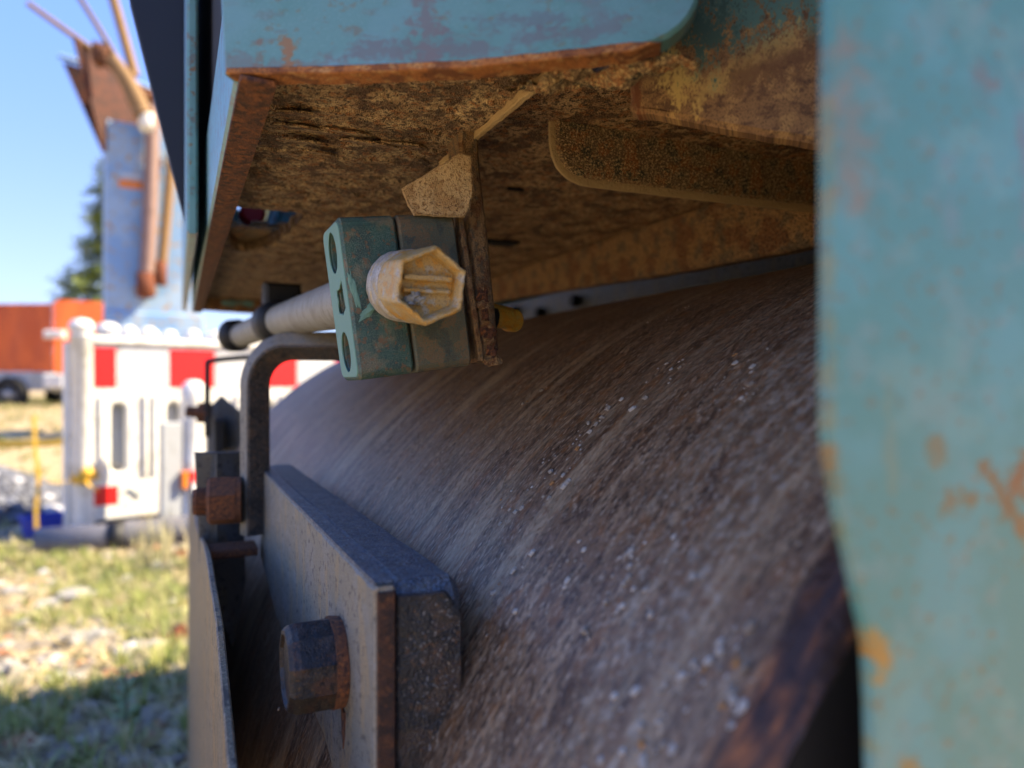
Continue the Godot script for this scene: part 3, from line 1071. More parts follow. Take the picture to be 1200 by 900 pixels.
	box(hs, Vector3(0.030, EYE + 0.1195, -0.74), Vector3(0.130, EYE + 0.1240, -0.60), 0.001)
	for i in 14:
		hs.append_from(lump(300 + i, Vector3(0.010 + 0.005 * (i % 3), 0.007, 0.009), 1, 0.5), 0, Transform3D(Basis(), Vector3(0.038 + 0.0052 * i, EYE + 0.126, -0.61 - 0.01 * (i % 4))))
	part("inner_shelf", done(hs), M.curved)
	# recess to the right: ceiling, beams
	var rc := begin()
	box(rc, Vector3(0.119, EYE + 0.1285, -1.25), Vector3(0.36, EYE + 0.14, -0.235), 0.001)
	var ceiling := part("recess_ceiling", done(rc), M.dark_under)
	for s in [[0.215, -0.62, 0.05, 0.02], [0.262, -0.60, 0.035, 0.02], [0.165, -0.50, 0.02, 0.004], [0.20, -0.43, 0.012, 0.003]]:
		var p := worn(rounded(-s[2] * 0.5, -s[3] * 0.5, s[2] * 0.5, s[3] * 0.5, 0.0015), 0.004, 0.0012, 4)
		put("slot_shade", done(plate(p, 0.002, 0.0004, Transform3D(Basis(Vector3(1, 0, 0), Vector3(0, 0, -1), Vector3(0, 1, 0)), Vector3(s[0], EYE + 0.1284, s[1])))), M.painted_shade, ceiling)  # dark plates paint the shade of slots in the ceiling
	var bandp := poly([-1.3, 0.120, -1.3, 0.128, -0.25, 0.128, -0.25, 0.0805, -0.432, 0.0838, -0.65, 0.093, -0.874, 0.102])
	part("tapered_beam", done(plate(worn(bandp, 0.01, 0.0008, 11), 0.012, 0.0015, Transform3D(left.basis, Vector3(0.342, EYE, 0)))), M.band)
	# beam along x with a rounded lower end
	var cp := poly([0.1668, 0.150, 0.1664, 0.1368, 0.1666, 0.1181, 0.1672, 0.1135, 0.1696, 0.1081, 0.1722, 0.1056, 0.1754, 0.1036, 0.180, 0.1022, 0.185, 0.1016, 0.25, 0.1022, 0.3278, 0.1037, 0.40, 0.105, 0.40, 0.150])
	var cb := part("curved_beam", done(plate(worn(cp, 0.004, 0.0004, 12), 0.009, 0.0022, Transform3D(Basis(), Vector3(0, EYE, -0.3111)))), M.curved)
	var rim := []
	for q in [[0.1664, 0.128], [0.1667, 0.1175], [0.1676, 0.1130], [0.1698, 0.1078], [0.1724, 0.1052], [0.1756, 0.1031], [0.180, 0.1017], [0.185, 0.1010], [0.21, 0.1012], [0.25, 0.1016], [0.29, 0.1024], [0.33, 0.1032], [0.40, 0.1045]]:
		rim.append(Vector3(q[0], EYE + q[1], -0.3135))
	var rs := begin()
	tube(rs, bend(rim, 6), 1.0, 8, rounded(-0.0026, -0.0009, 0.0026, 0.0009, 0.0006, 2), true)
	put("pale_rim", done(rs), M.pale_crust, cb)  # pale strip along the lower edge of the beam
	# upper right frame plate
	var ux := Vector3(0.0468, 0, 0.0436).normalized()
	var rp := poly([0.0, 0.1185, 0.0, 0.101, 0.0025, 0.0988, 0.008, 0.0985, 0.03, 0.091, 0.064, 0.0813, 0.12, 0.066, 0.12, 0.30, 0.0, 0.30])
	part("upper_frame_plate", done(plate(worn(rp, 0.004, 0.0005, 14), 0.010, 0.0018, frame(Vector3(0.1498, EYE, -0.2228), ux, Vector3.UP), [], Rect2(0.0, 0.075, 0.075, 0.085))), M.frame_plate)
	# strip bolted behind the drum
	var stp := begin()
	box(stp, Vector3(0.46, EYE + 0.05, -1.6), Vector3(0.472, EYE + 0.122, -0.3), 0.002)
	var strip := part("rear_strip", done(stp), M.steel_grey)
	for q in [[-0.98, 0.122, 0.007], [-0.90, 0.111, 0.008], [-0.80, 0.117, 0.008]]:
		var b := begin()
		turned(b, Vector3(0.4595, EYE + q[1] - 0.012, q[0]), Vector3(-1, 0, 0), [[0.0, q[2]], [0.008, q[2]], [0.010, q[2] * 0.8]], 6, false, true)
		put("bolt", done(b), M.rubber, strip)
	# near fork plate, close to the lens
	var fk := poly([0.0999, 0.30, 0.0997, 0.070, 0.0991, 0.04, 0.0992, 0.02, 0.0990, -0.0072, 0.0997, -0.0122, 0.1011, -0.019, 0.1022, -0.0235, 0.1038, -0.028, 0.1069, -0.0387, 0.1082, -0.0425, 0.109, -0.0464, 0.1097, -0.056, 0.110, -0.0676, 0.112, -0.14, 0.16, -0.40, 0.40, -0.52, 0.75, -0.50, 0.95, -0.2, 1.0, 0.30])
	part("fork_plate", done(plate(fk, 0.003, 0.0006, Transform3D(Basis(), Vector3(0, EYE, -0.0880)), [], Rect2(0.093, -0.08, 0.10, 0.16))), M.fork_plate)
	# the body above, mostly out of the picture, sized to shade the frame
	var shading_hood := poly([0.13, 0.30, 0.60, 0.26, 1.5, 0.25, 2.3, 0.25, 2.3, 0.50, 2.15, 0.58, 0.30, 0.58, 0.16, 0.50])
	part("shading_hood", done(plate(shading_hood, 1.60, 0.02, Transform3D(Basis(), Vector3(0, EYE, 0.07)))), M.teal)
	var ch := begin()
	box(ch, Vector3(0.80, EYE - 0.30, -1.30), Vector3(2.3, EYE + 0.245, 0.05), 0.01)
	part("chassis", done(ch), M.teal)
	var ff := begin()
	box(ff, Vector3(0.50, EYE - 0.02, -1.30), Vector3(0.95, EYE + 0.31, -1.262), 0.004)
	part("far_fork_plate", done(ff), M.teal)
	var rd := begin()
	turned(rd, Vector3(1.95, 0.37, -0.10), Vector3(0, 0, -1), [[0.0, 0.30], [0.0, 0.36], [0.01, 0.37], [1.07, 0.37], [1.08, 0.36], [1.08, 0.30]], 72)
	part("rear_drum", done(rd), M.rust)

func clamp_parts() -> void:
	# hanging bracket, welded to the edge of the sheet
	var bp := PackedVector2Array(poly([-0.306, 0.1085, -0.308, 0.075, -0.335, 0.060, -0.335, 0.012, -0.318, 0.0098, -0.300, 0.0105, -0.2915, 0.014, -0.2905, 0.06, -0.292, 0.098, -0.289, 0.110]))
	var lb := Basis(Vector3(0, 0, 1), 0.11) * Basis(Vector3(0, 0, 1), Vector3(0, 1, 0), Vector3(-1, 0, 0))
	var br := part("hanging_bracket", done(plate(worn(bp, 0.003, 0.0009, 15), 0.0090, 0.0012, Transform3D(lb, Vector3(0.1205, EYE - 0.0005, 0)))), M.bracket)
	# crust that peels off its near edge
	var cr := begin()
	var pts := []
	var crn := FastNoiseLite.new()
	crn.frequency = 120.0
	for i in 60:
		var t := i / 59.0
		pts.append(Vector3(lerpf(0.1130, 0.1228, t) + crn.get_noise_1d(t * 0.1) * 0.0009, EYE + lerpf(0.098, 0.0095, t), -0.2905 + crn.get_noise_1d(t * 0.1 + 5.0) * 0.0008))
	tube(cr, pts, 1.0, 6, rounded(-0.0032, -0.0018, 0.0032, 0.0018, 0.0008, 2), false)
	put("peeling_crust", done(cr), M.crust_speckled, br)
	var cr2 := begin()
	pts = []
	for i in 40:
		var t := i / 39.0
		pts.append(Vector3(lerpf(0.1082, 0.1178, t) + crn.get_noise_1d(t * 0.1 + 9.0) * 0.0006, EYE + lerpf(0.072, 0.010, t), -0.2892))
	tube(cr2, pts, 1.0, 6, rounded(-0.0012, -0.0022, 0.0012, 0.0022, 0.0005, 1), false)
	put("rusty_strip", done(cr2), M.crust_speckled, br)
	for i in 9:
		var l := put("rust_scab", lump(40 + i, Vector3(0.003 + 0.002 * (i % 3), 0.004 + 0.002 * (i % 2), 0.003), 1, 0.5), M.rust_fine if i % 2 else M.crust_speckled, br)
		var t := 0.45 + i * 0.065
		l.position = Vector3(lerpf(0.1135, 0.1235, t), EYE + lerpf(0.07, 0.008, t), -0.2885)
	# tan gusset above the clamp
	var gx := frame(Vector3(0.0862, EYE, -0.2930), Vector3(0.96, 0, 0.28), Vector3(0, 1, 0.12))
	var gp := poly([-0.002, 0.0795, 0.0215, 0.0945, 0.0262, 0.0938, 0.0268, 0.088, 0.0274, 0.080, 0.0258, 0.0725, 0.0238, 0.0690, 0.003, 0.0690, 0.0, 0.0745])
	part("tan_gusset", done(plate(worn(gp, 0.0015, 0.0005, 16), 0.0030, 0.0006, gx)), M.tan_crust)
	# the clamp itself
	var c := Node3D.new()
	c.name = "pipe_clamp"
	roller.add_child(c)
	c.transform = Transform3D(Basis(Vector3(0, 0, 1), 0.135), Vector3(0.0852, EYE + 0.0369, -0.2855) - roller.position)
	var prof := rounded(-0.034, -0.0325, 0.0, 0.0325, 0.0045, 4)          # x = z of the clamp, y = up
	var tl := Basis(Vector3(0, 0, 1), Vector3(0, 1, 0), Vector3(-1, 0, 0))
	var slot := poly([-0.020, -0.004, -0.012, -0.0055, -0.0075, -0.003, -0.007, 0.004, -0.009, 0.0085, -0.013, 0.006, -0.019, 0.005])
	var h1 := put("clamp_half", done(plate(prof, 0.0228, 0.0011, Transform3D(tl, Vector3(-0.0245, 0, 0)), [circle(Vector2(-0.017, 0.0205), 0.0082, 22, 0.0074), circle(Vector2(-0.017, -0.0205), 0.0082, 22, 0.0074), worn(slot, 0.0015, 0.0008, 3)])), M.clamp, c)
	h1.set_meta("label", "scuffed green plastic half with two bolt holes")
	put("clamp_half", done(plate(prof, 0.0245, 0.0009, Transform3D(tl, Vector3(-0.0008, 0, 0)))), M.clamp_back, c).set_meta("label", "dirt-caked half next to the bracket")
	# pale scuffed faces round the holes
	var face := rounded(-0.0325, -0.031, -0.0012, 0.031, 0.004, 4)
	put("scuffed_rim", done(plate(face, 0.0006, 0.0002, Transform3D(tl, Vector3(-0.0249, 0, 0)), [circle(Vector2(-0.017, 0.0205), 0.0084, 22, 0.0076), circle(Vector2(-0.017, -0.0205), 0.0084, 22, 0.0076), worn(slot, 0.0015, 0.0012, 4)])), M.pale_green, c)
	for s in [[-0.0165, -0.0045, 0.0030, 0.010, -0.9], [-0.012, -0.002, 0.0022, 0.008, -1.0], [-0.0222, 0.003, 0.0024, 0.012, 0.15]]:
		var l := put("scraped_burr", lump(int(s[3] * 9000), Vector3(s[2], s[3], 0.0010), 2, 0.5), M.pale_green, c)
		l.position = Vector3(s[0], s[1], 0.0002)
		l.rotation.z = s[4]
	# hexagonal cap, pointing out of the clamp
	var ax := Vector3(0.0000, -0.0050, 0.0420)
	var a0 := Vector3(0.0807, EYE + 0.0392, -0.283)
	var w := ax.normalized()
	var u := Vector3.UP.cross(w).normalized()
	var vv := w.cross(u)
	var nn := FastNoiseLite.new()
	nn.frequency = 90.0
	var ring := func(s: float, r: float, hx: float, jig := 0.0004) -> PackedVector3Array:
		var o := PackedVector3Array()
		for i in 72:
			var t := TAU * i / 72
			var hp := fmod(t - deg_to_rad(84.0) + TAU * 2.0, PI / 3.0) - PI / 6.0
			var rr := r * lerpf(1.0, 0.925 / cos(hp) * 0.98, hx)
			var q := w * s + (u * cos(t) + vv * sin(t)) * rr
			o.append(a0 + q + (u * cos(t) + vv * sin(t)) * nn.get_noise_3dv(q * 2.5) * jig + w * nn.get_noise_3dv(q * 3.0) * jig * 0.7)
		return o
	var cs := begin()
	skin(cs, [ring.call(0.0165, 0.0128, 0.0), ring.call(0.0170, 0.0135, 0.1), ring.call(0.0185, 0.0136, 0.3), ring.call(0.021, 0.0136, 0.7), ring.call(0.0385, 0.0137, 1.0, 0.0007), ring.call(0.0402, 0.0134, 1.0, 0.0008), ring.call(0.0408, 0.0126, 1.0, 0.0008), ring.call(0.0400, 0.0116, 1.0, 0.0006), ring.call(0.0330, 0.0108, 1.0, 0.0003)], true)
	var cap := part("pipe_cap", done(cs), M.cap, "yellowed hexagonal plastic cap")
	cs = begin()
	skin(cs, [ring.call(0.0, 0.0136, 0.0), ring.call(0.002, 0.0141, 0.0), ring.call(0.0075, 0.0141, 0.0), ring.call(0.0080, 0.0137, 0.0), ring.call(0.0086, 0.0137, 0.0), ring.call(0.0092, 0.0141, 0.0), ring.call(0.0155, 0.0140, 0.0), ring.call(0.0168, 0.0134, 0.0)], true)
	put("cap_collar", done(cs), M.collar, cap)
	for y in [[0.0028, 0.0020], [-0.0018, 0.0016]]:
		var rb := begin()
		plate(worn(rounded(-0.0088, y[0] - y[1] * 0.5, 0.0092, y[0] + y[1] * 0.5, 0.0006, 2), 0.0015, 0.0003, 2), 0.006, 0.0004, Transform3D(Basis(u, vv, w), a0 + w * (0.0365 if y[0] > 0.0 else 0.0355)), [], Rect2(0, 0, 1, 1), rb)
		put("cap_rib", done(rb), M.cap, cap)
	for i in 3:
		var l := put("dried_mud", lump(60 + i, Vector3(0.0035, 0.003, 0.003), 1, 0.6), M.pipe_white, cap)
		l.position = a0 + w * 0.036 + u * (-0.0065 + 0.0018 * i) + vv * (-0.0055 + 0.0012 * (i % 2))
	# spray pipe running back from the clamp
	var sp := begin()
	tube(sp, bend([Vector3(0.080, EYE + 0.0392, -0.29), Vector3(0.0758, EYE + 0.0405, -0.37), Vector3(0.0755, EYE + 0.0475, -0.52), Vector3(0.0715, EYE + 0.0522, -0.68), Vector3(0.060, EYE + 0.0520, -0.84)], 2), 0.0125, 24)
	var pipe := part("spray_pipe", done(sp), M.pipe_white)
	sp = begin()
	turned(sp, Vector3(0.0745, EYE + 0.050, -0.60), Vector3(-0.10, 0.02, -1.0), [[0.0, 0.014], [0.003, 0.0175], [0.032, 0.0175], [0.036, 0.014]], 24)
	put("black_collar", done(sp), M.rubber, pipe)
	sp = begin()
	turned(sp, Vector3(0.0610, EYE + 0.052, -0.825), Vector3(-0.55, 0.0, -0.84), [[0.0, 0.0130], [0.004, 0.0175], [0.016, 0.0175], [0.018, 0.0130], [0.012, 0.012]], 24)
	put("black_end_ring", done(sp), M.rubber, pipe)
	var hg := begin()
	box(hg, Vector3(0.066, EYE + 0.062, -0.668), Vector3(0.096, EYE + 0.086, -0.640), 0.003)
	part("pipe_hanger", done(hg), M.rubber)
	# yellow nozzle on the far side of the bracket
	var nz := begin()
	turned(nz, Vector3(0.1270, EYE + 0.0345, -0.333), Vector3(0.93, -0.12, 0.05), [[0.0, 0.0065], [0.016, 0.0065], [0.017, 0.0055]], 18)
	var nut := part("nozzle_nut", done(nz), M.rubber)
	nz = begin()
	turned(nz, Vector3(0.1400, EYE + 0.0345, -0.333), Vector3(0.93, -0.12, 0.05), [[0.0, 0.0060], [0.0125, 0.0056], [0.0130, 0.0052]], 18)
	turned(nz, Vector3(0.1525, EYE + 0.0325, -0.337), Vector3(0.25, -0.10, 0.95), [[0.0, 0.0050], [0.0005, 0.0058], [0.0060, 0.0058], [0.0066, 0.0050]], 18)
	put("spray_nozzle", done(nz), M.yellow_plastic, nut)

func scraper_parts() -> void:
	var left := Basis(Vector3(0, 0, 1), Vector3(0, 1, 0), Vector3(-1, 0, 0))
	# front plate of the scraper
	var p1 := poly([-0.217, -0.062, -0.217, -0.165, -0.30, -0.1446, -0.463, -0.1418, -0.554, -0.1244, -0.556, -0.066, -0.548, -0.0605, -0.40, -0.0615])
	var s1 := part("scraper_plate", done(plate(worn(p1, 0.004, 0.0008, 17), 0.0066, 0.0011, Transform3D(left, Vector3(0.054, EYE, 0)))), M.scraper, "tan grey scraper plate with a big bolt")
	# its flaked top edge and its rusty end
	var t1 := begin()
	box(t1, Vector3(0.0544, EYE - 0.0618, -0.552), Vector3(0.0604, EYE - 0.0606, -0.219), 0.0004)
	put("flaked_top_edge", done(t1), M.flaked, s1)
	var t2 := begin()
	box(t2, Vector3(0.0546, EYE - 0.162, -0.2175), Vector3(0.0602, EYE - 0.0632, -0.2158), 0.0004)
	put("rusty_end", done(t2), M.dark_end, s1)
	# thick plate behind it
	var p2 := poly([-0.220, -0.0685, -0.220, -0.19, -0.56, -0.19, -0.60, -0.12, -0.60, -0.064, -0.226, -0.0625])
	part("backing_plate", done(plate(worn(p2, 0.007, 0.0006, 18), 0.0225, 0.0030, Transform3D(left, Vector3(0.0612, EYE, 0)))), M.flaked, "dark flaked thick plate behind the scraper plate")
	var t3 := begin()
	plate(worn(poly([0.0616, -0.185, 0.0834, -0.185, 0.0832, -0.0735, 0.0775, -0.0662, 0.0616, -0.0655]), 0.004, 0.0004, 41), 0.002, 0.0006, Transform3D(Basis(), Vector3(0, EYE, -0.2192)), [], Rect2(0, 0, 1, 1), t3)
	put("dark_end_face", done(t3), M.end_face, s1)
	# bolts: the near one by its head
	var bx := Vector3(0.0538, EYE - 0.101, -0.2665)
	var b := begin()
	turned(b, bx, Vector3(-1, 0, 0), [[0.0, 0.0158], [0.003, 0.0162], [0.0042, 0.0162]], 28, true, false, 0.0, 0.0004)
	var bolt := put("scraper_bolt", done(b), M.rust_fine, s1)
	b = begin()
	turned(b, bx, Vector3(-1, 0, 0), [[0.0042, 0.0160], [0.0160, 0.0160], [0.0182, 0.0154], [0.0198, 0.0140], [0.0199, 0.0128], [0.0186, 0.0116]], 10, false, true, 0.30, 0.0006)
	put("bolt_head", done(b), M.bolt_black, s1)
	# drip of rust under it
	var dr := worn(poly([-0.0035, 0.0, 0.0035, 0.0, 0.002, -0.010, 0.0, -0.014, -0.0022, -0.008]), 0.002, 0.0008, 5)
	put("rust_drip", done(plate(dr, 0.0006, 0.0001, Transform3D(left, Vector3(0.0536, EYE - 0.117, -0.262)))), M.rust_fine, s1)
	# the handle: a bent strap at the far end of the plate
	var hp := []
	for i in 16:
		hp.append(Vector3(0.0486, lerpf(0.5655, 0.668, i / 15.0), -0.535))
	for i in range(1, 11):
		var a := PI / 2 * i / 10.0
		hp.append(Vector3(0.0486 + 0.022 * (1.0 - cos(a)), 0.668 + 0.028 * sin(a), -0.535 + 0.016 * (1.0 - cos(a))))
	for i in range(1, 9):
		hp.append(Vector3(0.0706 + 0.034 * i / 8.0, 0.696 - 0.0010 * i / 8.0, -0.519 + 0.036 * i / 8.0))
	var hb := begin()
	var strap := PackedVector2Array()
	for q in rounded(-0.0082, -0.0066, 0.0082, 0.0066, 0.0014, 2):
		strap.append(q.rotated(0.36))
	# section turned so that its narrow left side shows
	tube(hb, hp, 1.0, 8, strap, false)
	var handle := part("scraper_handle", done(hb), M.black_paint, "bent dark strap with rust patches")
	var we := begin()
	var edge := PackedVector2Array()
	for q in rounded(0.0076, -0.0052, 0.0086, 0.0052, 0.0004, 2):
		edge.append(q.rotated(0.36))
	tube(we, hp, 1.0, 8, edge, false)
	put("worn_lit_edge", done(we), M.scraper, handle)  # worn metal, with the light on the left side put into its colour
	# rusty bolt and nut that hold it
	var ba := Vector3(0.0395, EYE - 0.0800, -0.5335)
	b = begin()
	turned(b, ba, Vector3(-1, 0, -0.1), [[0.0, 0.0158], [0.0035, 0.0158]], 26, true, false, 0.0, 0.0005)
	put("washer", done(b), M.rust_fine, handle)
	b = begin()
	turned(b, ba + Vector3(-0.0032, 0, 0), Vector3(-1, 0, -0.1), [[0.0, 0.0152], [0.0005, 0.0168], [0.0165, 0.0168], [0.0185, 0.0150]], 6, false, true, 0.35)
	put("nut", done(b), M.rust_fine, handle)
	b = begin()
	var thr := []
	for i in 12:
		thr.append([0.019 + i * 0.0009, 0.0088 if i % 2 else 0.0098])
	thr.append([0.0305, 0.0085])
	turned(b, ba, Vector3(-1, 0, -0.1), thr, 22, false)
	put("bolt_thread", done(b), M.rust_fine, handle)
	# bracket under the nut: an angle of grey steel and a rusty foot
	var bk := begin()
	plate(poly([0.0108, -0.050, 0.0258, -0.0506, 0.0262, -0.16, 0.0206, -0.186, 0.014, -0.13]), 0.005, 0.0008, Transform3D(Basis(), Vector3(0, EYE, -0.580)), [], Rect2(0, 0, 1, 1), bk)
	plate(poly([0.0265, -0.0506, 0.047, -0.0513, 0.050, -0.15, 0.040, -0.20, 0.0268, -0.165]), 0.005, 0.0008, Transform3D(Basis(Vector3(0, 1, 0), 0.35), Vector3(0.0, EYE, -0.570)), [], Rect2(0, 0, 1, 1), bk)
	part("bracket_angle", done(bk), M.steel_grey)
	bk = begin()
	box(bk, Vector3(0.018, EYE - 0.1185, -0.556), Vector3(0.050, EYE - 0.1130, -0.528), 0.0012)
	part("bracket_foot", done(bk), M.rust_fine)
	# long carrier plate nearest the camera, seen almost edge on
	var p4 := poly([-0.19, -0.128, -0.255, -0.120, -0.33, -0.100, -0.46, -0.0985, -0.52, -0.105, -0.70, -0.128, -1.28, -0.150, -1.30, -0.655, -0.60, -0.315, -0.30, -0.175, -0.19, -0.135])
	part("carrier_plate", done(plate(worn(p4, 0.012, 0.0006, 23), 0.003, 0.0006, Transform3D(left, Vector3(0.0142, EYE, 0)))), M.carrier)
	# far bracket of the scraper: thin rod, plate and bolt
	var fr := begin()
	tube(fr, bend([Vector3(0.0399, 0.59, -1.1924), Vector3(0.0399, 0.692, -1.1924), Vector3(0.0440, 0.7045, -1.190), Vector3(0.0893, 0.7101, -1.1697), Vector3(0.12, 0.7101, -1.155)], 8), 0.0045, 12)
	part("far_scraper_rod", done(fr), M.rubber)
	fr = begin()
	plate(poly([-0.004, -0.040, 0.018, -0.018, 0.050, -0.045, 0.050, -0.13, -0.004, -0.13]), 0.008, 0.001, frame(Vector3(0.0442, EYE, -1.2455), Vector3(0.91, 0, 0.41), Vector3.UP), [], Rect2(0, 0, 1, 1), fr)
	part("far_scraper_bracket", done(fr), M.steel_grey)
	fr = begin()
	turned(fr, Vector3(0.044, EYE - 0.045, -1.205), Vector3(-1, 0.1, -0.2), [[0.0, 0.018], [0.016, 0.018], [0.018, 0.010], [0.034, 0.009]], 6, false, true)
	part("far_scraper_bolt", done(fr), M.rust)
	fr = begin()
	box(fr, Vector3(0.050, EYE - 0.105, -1.24), Vector3(0.064, EYE - 0.055, -1.20), 0.002)
	part("far_scraper_block", done(fr), M.rubber)

# ---------------------------------------------------------------- the yard behind
func background() -> void:
	# two plastic barriers one behind the other, standing askew to the right
	var b := barrier("white plastic traffic barrier with red reflective blocks and a yellow tape knot", Vector3(-0.489, -0.15, -4.386))
	var c := b.duplicate()
	c.name = numbered(self, "traffic_barrier")
	add_child(c)
	c.position = Vector3(-0.489, -0.15, -4.386) + Vector3(-0.347, 0, -0.938) * 0.16 + Vector3(0.938, 0, -0.347) * 0.17
	c.set_meta("label", "white plastic barrier standing right behind the front one, only its knobs showing above")
	# low cream beacon beside the roller
	var o := thing("traffic_beacon", "low cream beacon post with a domed top and amber reflector beside the roller", "beacon", Vector3(0.072, -0.15, -4.25), 0.35)
	var st := begin()
	turned(st, Vector3(0, 0, 0), Vector3.UP, [[0.0, 0.075], [0.04, 0.07], [0.05, 0.056], [0.70, 0.052], [0.72, 0.060], [0.78, 0.062], [0.815, 0.052], [0.835, 0.034], [0.842, 0.0]], 24)
	put("post", done(st), M.barrier_white, o)
	st = begin()
	box(st, Vector3(-0.17, 0.10, -0.02), Vector3(-0.055, 0.62, 0.02), 0.008)
	var pn := put("panel", done(st), M.trailer_grey, o)  # grey paints the panel as the side in shade
	st = begin()
	box(st, Vector3(-0.075, 0.27, 0.02), Vector3(-0.045, 0.36, 0.060), 0.004)
	put("amber_reflector", done(st), M.amber, pn)
	st = begin()
	box(st, Vector3(-0.044, 0.30, 0.045), Vector3(-0.005, 0.36, 0.062), 0.004)
	put("red_reflector", done(st), M.barrier_red, pn)
	tape()
	trailer()
	tower()
	tree()
	# drain pipes lying in front of the barrier
	o = thing("drain_pipe", "grey plastic drain pipe lying in the grass before the barrier, open end left", "pipe", Vector3(-0.62, -0.085, -4.09), 0.0, "drain pipes before the barrier")
	st = begin()
	var rings := []
	for p in [[0.0, 0.052], [0.0, 0.066], [0.34, 0.066]]:
		var ring := PackedVector3Array()
		for i in 28:
			var a := TAU * i / 28
			ring.append(Vector3(p[0], sin(a) * p[1], cos(a) * p[1] + p[0] * 0.05))
		rings.append(ring)
	skin(st, rings, true, true, false)
	put("pipe_wall", done(st), M.ground_pipe, o)
	st = begin()
	turned(st, Vector3(0.001, 0, 0), Vector3(1, 0, 0.05), [[0.0, 0.052], [0.33, 0.052]], 28)
	put("bore_shade", done(st), M.rubber, o)  # black core paints the shade inside the open pipe
	st = begin()
	turned(st, Vector3(0.31, 0, 0.016), Vector3(1, 0, 0.05), [[0.0, 0.066], [0.0, 0.075], [0.07, 0.075], [0.07, 0.066]], 28)
	put("collar", done(st), M.rubber, o)
	o = thing("drain_pipe", "grey drain pipe running on behind the roller's carrier plate from the dark collar", "pipe", Vector3(-0.24, -0.080, -4.08), 0.0, "drain pipes before the barrier")
	st = begin()
	turned(st, Vector3.ZERO, Vector3(1, 0.03, 0.06), [[0.0, 0.070], [1.4, 0.070]], 28)
	put("pipe_wall", done(st), M.ground_pipe, o)
	st = begin()
	turned(st, Vector3(0.45, 0.0135, 0.027), Vector3(1, 0.03, 0.06), [[0.0, 0.070], [0.0, 0.079], [0.06, 0.079], [0.06, 0.070]], 28)
	put("collar", done(st), M.ground_pipe, o)
	# blue tub
	o = thing("plastic_tub", "small blue plastic tub half hidden behind the open end of the drain pipe", "tub", Vector3(-0.645, -0.15, -4.50), 0.3)
	st = begin()
	rings = []
	for p in [[0.0, 0.085], [0.115, 0.10], [0.118, 0.108], [0.130, 0.108], [0.130, 0.098], [0.01, 0.082]]:
		var q := rounded(-p[1], -p[1] * 0.7, p[1], p[1] * 0.7, 0.03, 4)
		var ring := PackedVector3Array()
		for v in q:
			ring.append(Vector3(v.x, p[0], v.y))
		rings.append(ring)
	skin(st, rings, false)
	put("tub_wall", done(st), M.blue_tub, o)

